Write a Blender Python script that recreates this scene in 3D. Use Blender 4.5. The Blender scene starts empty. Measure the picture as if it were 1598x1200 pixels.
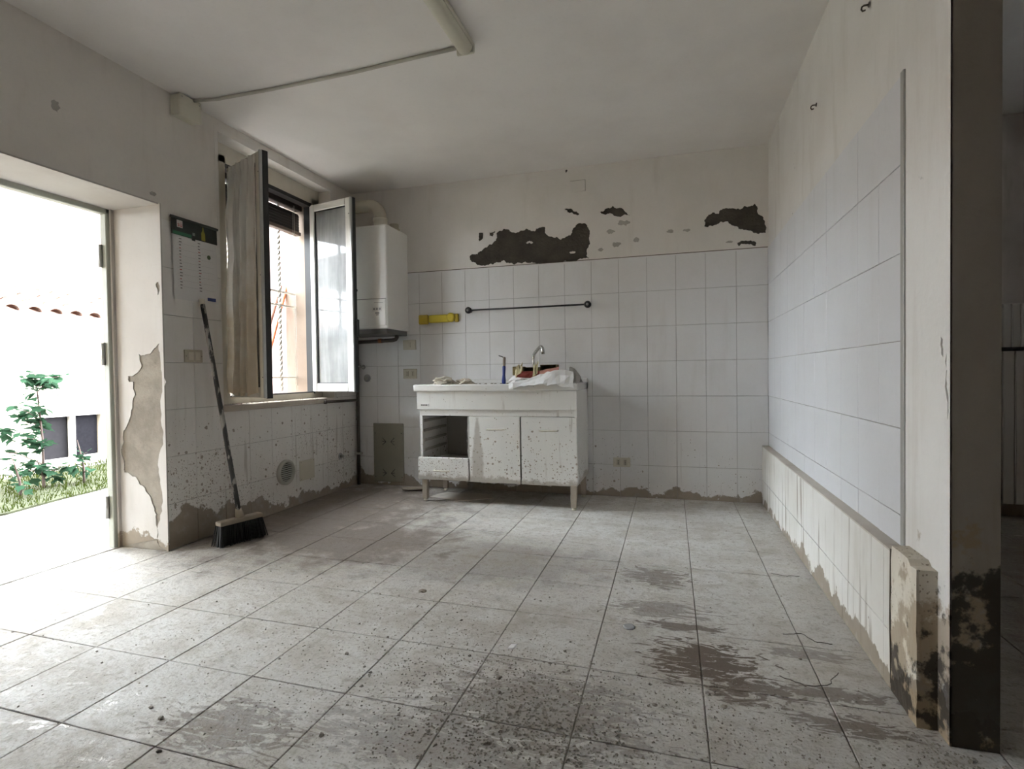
import bpy, bmesh, math, random
from mathutils import Vector, Matrix, noise
from mathutils.geometry import tessellate_polygon
random.seed(7)
SC = bpy.context.scene
COL = SC.collection

# ---------------------------------------------------------------- camera, sky, exposure
F_PX = 845.75
PITCH, YAW, ROLL = -0.0192, -0.2861, -0.0137
CAM_H = 0.9043
def cam_axes():
    cy, sy, cp, sp = math.cos(YAW), math.sin(YAW), math.cos(PITCH), math.sin(PITCH)
    fwd = Vector((sy * cp, cy * cp, sp)); right = Vector((cy, -sy, 0)); up = right.cross(fwd)
    cr, sr = math.cos(ROLL), math.sin(ROLL)
    return right * cr + up * sr, up * cr - right * sr, fwd
cam_d = bpy.data.cameras.new('camera'); cam = bpy.data.objects.new('camera', cam_d); COL.objects.link(cam)
r_, u_, f_ = cam_axes()
mw = Matrix.Identity(4)
for i in range(3):
    mw[i][0], mw[i][1], mw[i][2] = r_[i], u_[i], -f_[i]
mw[2][3] = CAM_H
cam.matrix_world = mw
cam_d.sensor_width = 36; cam_d.lens = F_PX * 36 / 1598
cam_d.clip_start = 0.02; cam_d.clip_end = 200
SC.camera = cam

SKY = 31.0
wd = bpy.data.worlds.new('overcast_sky'); SC.world = wd; wd.use_nodes = True
bg = wd.node_tree.nodes['Background']
bg.inputs[0].default_value = (0.87, 0.94, 1.0, 1); bg.inputs[1].default_value = SKY
SC.view_settings.view_transform = 'Standard'; SC.view_settings.look = 'None'
SC.view_settings.exposure = 0.1; SC.view_settings.gamma = 1.0
SC.view_settings.use_curve_mapping = False
SC.cycles.use_denoising = True
SC.cycles.use_adaptive_sampling = True; SC.cycles.adaptive_threshold = 0.025
SC.cycles.max_bounces = 10; SC.cycles.diffuse_bounces = 8; SC.cycles.transparent_max_bounces = 16
SC.cycles.sample_clamp_indirect = 8.0
SC.cycles.caustics_reflective = False; SC.cycles.caustics_refractive = False

# ---------------------------------------------------------------- measured room
D, XR, XL, ZC = 3.999, 0.629, -2.539, 2.423
TOP = 1.7333                      # top edge of the wall tiling
WOUT = -2.89                      # outer face of the left wall
DY0, DY1, DZ = 0.80, 2.2, 1.815   # doorway
WY0, WY1, WZ0, WZ1 = 2.59, 3.70, 0.742, 2.358   # window opening

# ---------------------------------------------------------------- material helper
class Mt:
    def __init__(s, name):
        s.m = bpy.data.materials.new(name); s.m.use_nodes = True
        s.nt = s.m.node_tree; s.nt.nodes.clear()
        s.out = s.nt.nodes.new('ShaderNodeOutputMaterial')
        s.b = s.nt.nodes.new('ShaderNodeBsdfPrincipled')
        s.nt.links.new(s.b.outputs[0], s.out.inputs[0])
        s._p = None
    def N(s, t, **kw):
        n = s.nt.nodes.new(t)
        for k, v in kw.items(): setattr(n, k, v)
        return n
    def put(s, sock, v):
        if hasattr(v, 'is_linked'): s.nt.links.new(v, sock)
        elif isinstance(v, (tuple, list)):
            sock.default_value = tuple(v) + (1,) if len(v) == 3 and sock.type == 'RGBA' else tuple(v)
        else: sock.default_value = v
    def pos(s):
        if s._p is None:
            g = s.N('ShaderNodeNewGeometry'); x = s.N('ShaderNodeSeparateXYZ')
            s.nt.links.new(g.outputs['Position'], x.inputs[0])
            s._p = (g.outputs['Position'], x.outputs[0], x.outputs[1], x.outputs[2])
        return s._p
    def ma(s, op, a, b=0.0, c=0.0, clamp=False):
        n = s.N('ShaderNodeMath', operation=op, use_clamp=clamp)
        s.put(n.inputs[0], a); s.put(n.inputs[1], b); s.put(n.inputs[2], c)
        return n.outputs[0]
    def ss(s, lo, hi, v, a=0.0, b=1.0):
        n = s.N('ShaderNodeMapRange', interpolation_type='SMOOTHSTEP')
        s.put(n.inputs[0], v); s.put(n.inputs[1], lo); s.put(n.inputs[2], hi); s.put(n.inputs[3], a); s.put(n.inputs[4], b)
        return n.outputs[0]
    def vec(s, sx=1, sy=1, sz=1, off=(0, 0, 0)):
        n = s.N('ShaderNodeMapping'); s.put(n.inputs[0], s.pos()[0])
        n.inputs[1].default_value = off; n.inputs[3].default_value = (sx, sy, sz)
        return n.outputs[0]
    def noise(s, scale, detail=4, rough=.55, v=None, dist=0.0):
        n = s.N('ShaderNodeTexNoise'); s.put(n.inputs['Vector'], v if v is not None else s.pos()[0])
        n.inputs['Scale'].default_value = scale; n.inputs['Detail'].default_value = detail
        n.inputs['Roughness'].default_value = rough; n.inputs['Distortion'].default_value = dist
        return n.outputs[0]
    def vor(s, scale, v=None, rnd=1.0):
        n = s.N('ShaderNodeTexVoronoi'); s.put(n.inputs['Vector'], v if v is not None else s.pos()[0])
        n.inputs['Scale'].default_value = scale; n.inputs['Randomness'].default_value = rnd
        return n.outputs['Distance'], n.outputs['Color']
    def mix(s, f, a, b):
        n = s.N('ShaderNodeMix', data_type='RGBA')
        s.put(n.inputs[0], f); s.put(n.inputs[6], a); s.put(n.inputs[7], b)
        return n.outputs[2]
    def blob(s, cx, cy, rx, ry, wob=None, soft=.5, ax=(1, 2)):
        p = s.pos()
        dx = s.ma('MULTIPLY', s.ma('SUBTRACT', p[ax[0]], cx), 1 / rx)
        dy = s.ma('MULTIPLY', s.ma('SUBTRACT', p[ax[1]], cy), 1 / ry)
        d = s.ma('SQRT', s.ma('ADD', s.ma('MULTIPLY', dx, dx), s.ma('MULTIPLY', dy, dy)))
        if wob is not None: d = s.ma('ADD', d, wob)
        return s.ss(1 + soft * .5, 1 - soft * .5, d)
    def spots(s, scale, dens, v=None, size=.34):
        """round splashes; dens is the share of cells holding one"""
        wv = s.N('ShaderNodeVectorMath', operation='ADD')
        base = v if v is not None else s.pos()[0]
        nn = s.N('ShaderNodeTexNoise'); s.put(nn.inputs['Vector'], base); nn.inputs['Scale'].default_value = scale * 1.7
        sc = s.N('ShaderNodeVectorMath', operation='SCALE'); s.put(sc.inputs[0], nn.outputs[1]); sc.inputs[3].default_value = .35 / scale
        s.put(wv.inputs[0], base); s.put(wv.inputs[1], sc.outputs[0])
        d, c = s.vor(scale, wv.outputs[0])
        sep = s.N('ShaderNodeSeparateColor'); s.put(sep.inputs[0], c)
        have = s.ss(0.0, .12, s.ma('SUBTRACT', dens, sep.outputs[0]))
        rad = s.ma('MULTIPLY', have, s.ma('MULTIPLY', s.ma('ADD', .25, s.ma('MULTIPLY', sep.outputs[1], .75)), size))
        return s.ss(.0, .06, s.ma('SUBTRACT', rad, d))
    def bump(s, h, strength=.3, dist=.01):
        n = s.N('ShaderNodeBump'); n.inputs['Strength'].default_value = strength; n.inputs['Distance'].default_value = dist
        s.put(n.inputs['Height'], h); s.put(s.b.inputs['Normal'], n.outputs[0])
    def fin(s, color, rough=.6, metal=0.0, spec=.5):
        s.put(s.b.inputs['Base Color'], color); s.put(s.b.inputs['Roughness'], rough); s.put(s.b.inputs['Metallic'], metal)
        s.put(s.b.inputs['Specular IOR Level'], spec)
        return s.m

MUD = (.200, .165, .125)
def plain(name, c, rough=.5, metal=0.0, var=.12, sc=30, spec=.5):
    m = Mt(name); n = m.noise(sc)
    c2 = tuple(max(0, x * (1 - var)) for x in c)
    return m.fin(m.mix(n, c, c2), rough, metal, spec)

# walls: white paint or glazed tile, with a flood line of dried mud, splashes and runs
def wall_mat(name, base, base2, waterline=None, splash=.0, splash_top=.9, rough=.6, grime=.25, runs=.0, gloss=.5, bumpy=.15, extra=None):
    m = Mt(name); p, x, y, z = m.pos()
    big = m.noise(2.3, 3); fine = m.noise(45, 4)
    col = m.mix(m.ss(.35, .75, big), base, base2)
    col = m.mix(m.ma('MULTIPLY', m.ss(.5, .8, fine), .10), col, tuple(v * .72 for v in base2))
    st = m.noise(9, 4, .6, m.vec(1, 1, .16))
    col = m.mix(m.ma('MULTIPLY', m.ss(.52, .78, st), grime), col, tuple(v * w for v, w in zip(base2, (.66, .62, .55))))
    dirt = 0.0
    if runs:
        rn = m.noise(26, 3, .6, m.vec(1, 1, .06))
        dirt = m.ma('MULTIPLY', m.ss(.54 if runs > .8 else .60, .70, rn), m.ma('MULTIPLY', m.ss(1.1, .15, z), runs))
    if splash:
        dn = m.ma('MULTIPLY', m.ss(splash_top, .1, z), m.ma('ADD', splash * .35, m.ma('MULTIPLY', m.ss(.42, .62, m.noise(1.7, 2)), splash)))
        sp = m.ma('MAXIMUM', m.spots(30, m.ma('MULTIPLY', dn, .32)), m.ma('MAXIMUM', m.spots(64, m.ma('MULTIPLY', dn, .5)), m.spots(110, m.ma('MULTIPLY', dn, .6))))
        dirt = m.ma('MAXIMUM', dirt, m.ma('MULTIPLY', sp, .85))
    if waterline is not None:
        h = waterline(m)
        w = m.ma('ADD', m.ma('MULTIPLY', m.ma('SUBTRACT', m.noise(5, 5, .62), .5), .42), h)
        mm = m.ss(-.004, .012, m.ma('SUBTRACT', w, z))
        dirt = m.ma('MAXIMUM', dirt, m.ma('MULTIPLY', mm, m.ss(.15, .5, m.noise(14, 4), .72, .98)))
    mudc = m.mix(m.noise(18, 5), MUD, (.30, .255, .20))
    col = m.mix(dirt, col, mudc)
    if extra: col = extra(m, col)
    hgt = m.ma('ADD', m.ma('MULTIPLY', fine, .35), m.ma('MULTIPLY', big, .4))
    if dirt != 0.0:
        hgt = m.ma('ADD', hgt, m.ma('MULTIPLY', dirt, .5)); rough = m.ma('ADD', m.ma('MULTIPLY', dirt, .3), rough, clamp=True)
    m.bump(hgt, bumpy, .006)
    return m.fin(col, rough, 0, gloss)

WHITE_T = (.76, .76, .765); WHITE_T2 = (.70, .69, .685)
M_tile_back = wall_mat('tile_back_glaze', WHITE_T, WHITE_T2, lambda m: m.ss(-2.2, .4, m.pos()[1], .075, .06), .55, .62, rough=.34, runs=.15, grime=.18)
M_tile_left = wall_mat('tile_left_glaze', (.78, .765, .74), (.72, .70, .67), lambda m: m.ss(3.2, 2.35, m.pos()[2], .04, .19), 2.1, 1.0, rough=.38, runs=.55)
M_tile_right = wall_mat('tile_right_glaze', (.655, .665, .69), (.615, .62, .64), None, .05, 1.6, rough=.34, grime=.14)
M_tile_ledge = wall_mat('tile_ledge_glaze', (.72, .71, .68), (.62, .595, .54), lambda m: m.ss(3.6, 1.7, m.pos()[2], .035, .085), .35, .5, rough=.4, runs=.9, grime=.4)
M_grout = wall_mat('wall_grout', (.34, .325, .31), (.28, .265, .25), None, grime=.1)
M_plaster = wall_mat('plaster_paint', (.76, .735, .70), (.69, .665, .62), lambda m: -.05, 0, rough=.8, grime=.22, bumpy=.25)
M_plaster_left = wall_mat('plaster_left_paint', (.74, .71, .665), (.67, .64, .595), lambda m: -.05, 0, rough=.8, grime=.3, bumpy=.25)
M_ceiling = wall_mat('ceiling_paint', (.82, .80, .775), (.76, .735, .71), None, 0, rough=.85, grime=.0, bumpy=.12)
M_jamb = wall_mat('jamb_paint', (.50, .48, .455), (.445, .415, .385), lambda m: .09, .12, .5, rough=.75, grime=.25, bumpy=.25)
def cement_mat(name, a, b, bumpy=.6):
    m = Mt(name); n1 = m.noise(7, 6, .65); n2 = m.noise(60, 4)
    m.bump(m.ma('ADD', n1, m.ma('MULTIPLY', n2, .5)), bumpy, .01)
    return m.fin(m.mix(m.ss(.3, .7, n1), a, b), .9, 0, .2)
M_cement_dark = cement_mat('damp_cement', (.042, .037, .031), (.075, .066, .055))
M_cement_jamb = cement_mat('bare_render', (.20, .175, .145), (.29, .26, .22))

def rot_extra(hi, dark):
    def f(m, col):
        p, x, y, z = m.pos()
        n = m.noise(8, 6, .66); n2 = m.noise(21, 5, .6); n3 = m.noise(3.2, 3)
        band = m.ss(hi, hi * .25, z)
        brown = m.ss(.56, .64, m.ma('ADD', n, m.ma('MULTIPLY', m.ma('SUBTRACT', band, .5), .34)))
        col = m.mix(m.ma('MULTIPLY', brown, .75), col, (.28, .21, .13))
        drk = m.ss(.54, .60, m.ma('ADD', m.ma('MULTIPLY', m.ma('ADD', n2, n3), .5), m.ma('MULTIPLY', m.ma('SUBTRACT', band, .75), dark)))
        return m.mix(m.ma('MULTIPLY', drk, .92), col, (.022, .018, .013))
    return f
M_pier = wall_mat('pier_paint', (.74, .73, .71), (.675, .66, .635), lambda m: .06, .10, .9, rough=.75, grime=.3, bumpy=.4, extra=rot_extra(.62, .16))
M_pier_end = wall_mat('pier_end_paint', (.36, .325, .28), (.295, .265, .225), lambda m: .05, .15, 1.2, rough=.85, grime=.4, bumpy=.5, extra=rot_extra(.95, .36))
M_stub = wall_mat('stub_paint', (.70, .67, .59), (.60, .55, .46), lambda m: .10, 1.6, .75, rough=.75, grime=.5, bumpy=.5, runs=.6, extra=rot_extra(.62, .26))

# floor tiles: glazed stoneware under dried silt
def floor_mat(name, grout=False):
    m = Mt(name); p, x, y, z = m.pos()
    n1 = m.noise(1.6, 5, .6); n2 = m.noise(7, 6, .65); n3 = m.noise(38, 5, .6); n4 = m.noise(120, 3)
    sw = m.noise(5, 5, .6, m.vec(.35, 1.3, 1), 1.2)
    col = m.mix(m.ss(.35, .68, n1), (.55, .535, .505), (.65, .64, .615))
    col = m.mix(m.ma('MULTIPLY', m.ss(.44, .64, n2), .5), col, (.43, .40, .35))
    col = m.mix(m.ma('MULTIPLY', m.ss(.54, .70, sw), .4), col, (.34, .30, .245))
    col = m.mix(m.ma('MULTIPLY', m.ss(.52, .66, n3), .5), col, (.30, .27, .22))
    col = m.mix(m.ma('MULTIPLY', m.ss(.50, .70, n4), .45), col, (.27, .245, .205))
    n5 = m.noise(3.1, 6, .7, m.vec(1, 1, 1, (3, 5, 0)))
    col = m.mix(m.ma('MULTIPLY', m.ss(.50, .66, n5), .5), col, (.36, .32, .265))
    col = m.mix(m.ma('MULTIPLY', m.ss(.60, .74, m.noise(11, 5, .65, m.vec(.45, 1.2, 1, (9, 2, 0)), .8)), .6), col, (.66, .655, .65))
    wob = m.ma('MULTIPLY', m.ma('SUBTRACT', n2, .5), 2.2)
    wob2 = m.ma('ADD', m.ma('MULTIPLY', m.ma('SUBTRACT', m.noise(16, 5, .6, m.vec(.6, 1.7, 1), 2.0), .5), 5.0), m.ma('MULTIPLY', m.ma('SUBTRACT', n3, .5), 1.2))
    stain_shade = 0.0  # brown mud stains; the broad left-back blob also paints in some shade
    for (cx, cy, rx, ry, k, w) in [(-1.75, 2.62, .75, .42, .9, 0), (-1.0, 2.5, .75, .32, .62, 0), (-2.25, 3.2, .85, 1.0, .9, 0), (-.5, 2.5, .4, .2, .35, 0),
                                   (-.08, 2.45, .13, .09, .7, 1), (-.05, 2.12, .16, .07, .55, 1), (.09, 1.76, .15, .11, .95, 1), (.2, 1.66, .12, .07, .8, 1), (.02, 2.0, .12, .03, .8, 1),
                                   (.43, 1.54, .13, .035, .75, 1), (.42, 1.68, .16, .03, .7, 1), (.4, 1.9, .12, .04, .5, 1), (-1.1, 1.12, .16, .1, .6, 1), (-.36, 1.38, .26, .18, .5, 1), (-.55, 1.2, .3, .09, .45, 1),
                                   (1.9, 2.6, 1.0, 1.4, .6, 0)]:
        b = m.ma('MULTIPLY', m.blob(cx, cy, rx, ry, wob2 if w else wob, .5 if w else 1.1), k)
        stain_shade = b if stain_shade == 0.0 else m.ma('MAXIMUM', stain_shade, b)
    col = m.mix(stain_shade, col, m.mix(n2, (.085, .062, .048), (.165, .13, .10)))
    # scattered specks of dirt
    col = m.mix(m.ma('MULTIPLY', m.spots(60, m.ss(.45, .7, n1, .03, .16), size=.28), .7), col, (.13, .11, .085))
    # wiped patches where the glaze shows near the doorway
    wipe = m.ma('MULTIPLY', m.ss(.56, .66, m.noise(13, 5, .65, m.vec(.5, 1.2, 1), 1.0)), m.blob(-1.75, 1.25, .7, .55, None, .9))
    rough = m.ma('SUBTRACT', m.ss(.3, .7, n2, .60, .80), m.ma('MULTIPLY', wipe, .46))
    rough = m.ma('SUBTRACT', rough, m.ma('MULTIPLY', stain_shade, .06))
    if grout: col = m.mix(.8, col, (.165, .142, .115)); rough = .9
    m.bump(m.ma('ADD', m.ma('MULTIPLY', n3, .8), m.ma('ADD', m.ma('MULTIPLY', n4, .35), n2)), .55, .008)
    return m.fin(col, rough, 0, .45 if grout else m.ma('ADD', .22, m.ma('MULTIPLY', wipe, .35)))
M_floor = floor_mat('floor_tile_silt'); M_floor_grout = floor_mat('floor_joint', True)

def splashed(name, base, hi=.62, dens=.8, rough=.35, runs=.5, metal=0.0):
    m = Mt(name); p, x, y, z = m.pos(); n = m.noise(6, 4)
    col = m.mix(n, base, tuple(v * .9 for v in base))
    dn = m.ma('MULTIPLY', m.ss(hi, .12, z, .12, 1.0), m.ss(.25, .60, m.noise(4, 3), dens * .45, dens))
    sp = m.ma('MAXIMUM', m.spots(38, m.ma('MULTIPLY', dn, .45)), m.ma('MAXIMUM', m.spots(75, m.ma('MULTIPLY', dn, .6)), m.spots(130, m.ma('MULTIPLY', dn, .6))))
    rn = m.ma('MULTIPLY', m.ss(.60, .70, m.noise(22, 4, .6, m.vec(1, 1, .10))), m.ss(.35, .65, m.noise(3, 2), 0, runs))
    mud = m.ma('MAXIMUM', m.ma('MULTIPLY', sp, .9), rn)
    low = m.ss(.0, .03, m.ma('SUBTRACT', m.ma('ADD', .13, m.ma('MULTIPLY', m.noise(9, 5, .65), .17)), z))
    mud = m.ma('MAXIMUM', mud, m.ma('MULTIPLY', low, .75))
    # one broad run of silt down the middle door
    tri = m.ma('SUBTRACT', m.ss(.62, .30, z, .012, .045), m.ma('ABSOLUTE', m.ma('SUBTRACT', x, -1.29)))
    tri = m.ma('MULTIPLY', m.ss(-.006, .012, m.ma('ADD', tri, m.ma('MULTIPLY', m.ma('SUBTRACT', m.noise(20, 4), .5), .03))), m.ss(.615, .60, z))
    mud = m.ma('MAXIMUM', mud, m.ma('MULTIPLY', tri, .6))
    col = m.mix(mud, col, m.mix(m.noise(18, 5), (.25, .21, .165), (.36, .315, .255)))
    m.bump(mud, .25, .003)
    return m.fin(col, m.ma('ADD', m.ma('MULTIPLY', mud, .4), rough, clamp=True), metal)
M_cab = splashed('cabinet_laminate', (.79, .785, .755), .70, 1.5)
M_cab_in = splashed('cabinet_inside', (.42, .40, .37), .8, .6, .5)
M_sink = splashed('sink_ceramic', (.78, .775, .75), 1.2, .55, .15, .5)
M_leg = splashed('leg_plastic', (.50, .44, .36), .5, .9, .5)

M_boiler = plain('boiler_enamel', (.86, .855, .825), .3, var=.05)
M_boiler_gap = plain('boiler_seam', (.12, .115, .11), .6)
M_grey = plain('grey_mark', (.33, .33, .33), .6)
M_black = plain('black_rubber', (.012, .012, .012), .5)
M_cream = wall_mat('cream_window_coat', (.62, .585, .50), (.52, .48, .40), None, .12, 2.0, rough=.4, grime=.35, bumpy=.05)
M_whitealu = wall_mat('white_window_coat', (.74, .73, .69), (.66, .645, .60), None, .06, 2.0, rough=.35, grime=.25, bumpy=.05)
M_alu = plain('grey_aluminium', (.42, .42, .40), .35, .6)
M_edge = plain('grimy_edge', (.13, .105, .08), .9, var=.5, sc=9)
M_trim = plain('zinc_trim', (.36, .355, .33), .5, .3)
M_pipe = plain('brown_pipe_paint', (.085, .068, .055), .5, .2, .3)
M_chrome = plain('dull_chrome', (.55, .54, .52), .22, 1.0)
M_iron = plain('painted_iron', (.75, .73, .69), .5, 0, .2)
M_ivory = plain('ivory_plastic', (.60, .565, .47), .4, var=.1)
M_ivory_d = plain('old_ivory_plastic', (.46, .42, .33), .45, var=.15)
M_hole = plain('dark_hole', (.015, .014, .013), .8)
M_yellow = plain('yellow_plastic', (.62, .50, .03), .4, var=.2)
M_yellow_d = plain('amber_plastic', (.45, .32, .02), .4, var=.2)
M_rail = plain('black_steel', (.035, .035, .037), .4, .5)
M_panel = wall_mat('olive_panel', (.235, .225, .175), (.19, .18, .14), lambda m: .03, .25, .5, rough=.6, grime=.2)
M_bristle = plain('black_bristle', (.012, .012, .012), .7, sc=90)
M_wood = plain('dusty_wood', (.30, .255, .20), .8, var=.35)
M_stone = wall_mat('sill_stone', (.40, .345, .28), (.32, .27, .215), None, .3, 1.4, rough=.6, grime=.5)
M_blind = plain('dark_slat', (.020, .014, .012), .45, var=.3)
M_blind_rail = plain('brown_rail', (.14, .10, .08), .5)
M_paper = plain('white_paper', (.80, .80, .80), .6, var=.10, sc=14)
M_paper_grey = plain('grey_paper_back', (.36, .345, .32), .7, var=.25, sc=14)
M_card = plain('torn_card', (.62, .56, .36), .8, var=.3, sc=40)
M_olive = plain('olive_card', (.17, .15, .06), .7, var=.4, sc=40)
M_red = plain('red_lining', (.30, .05, .035), .6, var=.4, sc=60)
M_pink = plain('pink_lining', (.60, .30, .24), .6, var=.3, sc=60)
M_blue = plain('blue_plastic', (.03, .055, .28), .4, var=.2)
M_rubble = plain('broken_plaster', (.52, .47, .38), .95, var=.45, sc=40)
M_crumb = plain('silt_crumb', (.37, .34, .29), .95, var=.5, sc=60)
M_rad = plain('radiator_enamel', (.74, .71, .68), .45, var=.2, sc=8)
M_lamp = plain('lamp_housing', (.62, .60, .50), .45, var=.08)
M_tube = plain('lamp_diffuser', (.70, .68, .57), .35, var=.06)
M_frame_green = wall_mat('green_grey_steel', (.40, .42, .37), (.33, .34, .29), None, .2, 1.0, rough=.5, grime=.4)
M_cal_white = plain('calendar_paper', (.70, .69, .68), .6, var=.05)
M_cal_dark = plain('calendar_dark_print', (.018, .024, .02), .45, var=.5, sc=25)
M_cal_green = plain('calendar_green_print', (.03, .15, .07), .45)
M_ink = plain('black_ink', (.16, .15, .15), .6); M_inkred = plain('red_ink', (.42, .16, .15), .6)
M_logo_red = plain('logo_red', (.50, .03, .04), .6); M_inkblue = plain('blue_print', (.04, .06, .20), .5)
M_bottle_y = plain('yellow_bottle_print', (.34, .32, .05), .5); M_bottle_p = plain('pale_bottle_print', (.33, .36, .33), .5); M_sticker = plain('green_sticker', (.06, .10, .04), .5)

def glass_mat(name, lo, hi, tint=(.70, .72, .72)):
    m = Mt(name); nt = m.nt
    tr = m.N('ShaderNodeBsdfTransparent'); tr.inputs[0].default_value = (.95, .97, .96, 1)
    df = m.N('ShaderNodeBsdfDiffuse'); df.inputs[0].default_value = tint + (1,)
    tl = m.N('ShaderNodeBsdfTranslucent'); tl.inputs[0].default_value = tint + (1,)
    dd = m.N('ShaderNodeMixShader'); dd.inputs[0].default_value = .4
    nt.links.new(df.outputs[0], dd.inputs[1]); nt.links.new(tl.outputs[0], dd.inputs[2])
    gl = m.N('ShaderNodeBsdfGlossy'); gl.inputs['Roughness'].default_value = .06
    st = m.noise(16, 4, .6, m.vec(1, 1, .08)); sm = m.noise(3.2, 4)
    f = m.ss(.3, .75, m.ma('ADD', m.ma('MULTIPLY', st, .55), m.ma('MULTIPLY', sm, .45)), lo, hi)
    a = m.N('ShaderNodeMixShader'); m.put(a.inputs[0], f); nt.links.new(tr.outputs[0], a.inputs[1]); nt.links.new(dd.outputs[0], a.inputs[2])
    fr = m.N('ShaderNodeFresnel'); fr.inputs[0].default_value = 1.5
    b = m.N('ShaderNodeMixShader'); nt.links.new(fr.outputs[0], b.inputs[0]); nt.links.new(a.outputs[0], b.inputs[1]); nt.links.new(gl.outputs[0], b.inputs[2])
    nt.links.new(b.outputs[0], m.out.inputs[0])
    return m.m
M_glass = glass_mat('dusty_glass', .12, .45); M_glass_d = glass_mat('very_dusty_glass', .45, .95)

def curtain_mat():
    m = Mt('stained_net_curtain'); nt = m.nt; p, x, y, z = m.pos()
    n = m.noise(7, 5, .65); st = m.noise(22, 3, .6, m.vec(1, 1, .08))
    d = m.ss(.1, .75, m.ma('ADD', m.ma('MULTIPLY', m.ss(2.0, .8, z), .55), m.ma('MULTIPLY', m.ma('SUBTRACT', n, .4), .9)))
    col = m.mix(d, (.92, .89, .84), (.68, .585, .45))
    col = m.mix(m.ma('MULTIPLY', m.ss(.52, .7, st), .35), col, (.30, .25, .18))
    df = m.N('ShaderNodeBsdfDiffuse'); tl = m.N('ShaderNodeBsdfTranslucent'); a = m.N('ShaderNodeMixShader'); a.inputs[0].default_value = .6
    m.put(df.inputs[0], col); m.put(tl.inputs[0], col)
    nt.links.new(df.outputs[0], a.inputs[1]); nt.links.new(tl.outputs[0], a.inputs[2]); nt.links.new(a.outputs[0], m.out.inputs[0])
    return m.m
M_curtain = curtain_mat()
def leaf_mat(name, a, b):
    m = Mt(name); nt = m.nt; c = m.mix(m.noise(9, 2), a, b)
    df = m.N('ShaderNodeBsdfDiffuse'); tl = m.N('ShaderNodeBsdfTranslucent'); x = m.N('ShaderNodeMixShader'); x.inputs[0].default_value = .35
    m.put(df.inputs[0], c); m.put(tl.inputs[0], c)
    nt.links.new(df.outputs[0], x.inputs[1]); nt.links.new(tl.outputs[0], x.inputs[2]); nt.links.new(x.outputs[0], m.out.inputs[0])
    return m.m
M_leaf = leaf_mat('sapling_leaf', (.02, .055, .03), (.045, .085, .05)); M_grass = leaf_mat('grass_blade', (.030, .045, .008), (.047, .058, .013))
M_stem = plain('sapling_stem', (.09, .06, .05), .8)
M_road = plain('pale_gravel_road', (.27, .255, .245), .95, var=.35, sc=6)
M_soil = plain('mossy_soil', (.05, .056, .022), .95, var=.5, sc=8)
M_shed = plain('cream_render', (.62, .54, .42), .9, var=.18, sc=2)
M_house = plain('white_render', (.82, .81, .79), .9, var=.06, sc=1)
M_pinkhouse = plain('pink_render', (.17, .112, .098), .9, var=.12, sc=1.5)
M_terracotta = plain('terracotta', (.33, .20, .15), .85, var=.5, sc=20)
M_gutter = plain('zinc_gutter', (.42, .43, .45), .5, .2)
M_pane = plain('dirty_dark_pane', (.016, .015, .018), .9, var=.6, sc=30, spec=.05)
M_shedframe = plain('pale_window_wood', (.52, .48, .44), .7)
M_outplaster = wall_mat('outer_reveal_render', (.30, .235, .185), (.24, .185, .145), None, .5, 2.2, rough=.9, grime=.7, bumpy=.7)
M_orange = plain('orange_pole_paint', (.60, .17, .07), .5); M_brownpole = plain('brown_pole_paint', (.28, .13, .09), .6)
M_bluepaint = plain('blue_shutter_paint', (.05, .22, .42), .6)

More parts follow.
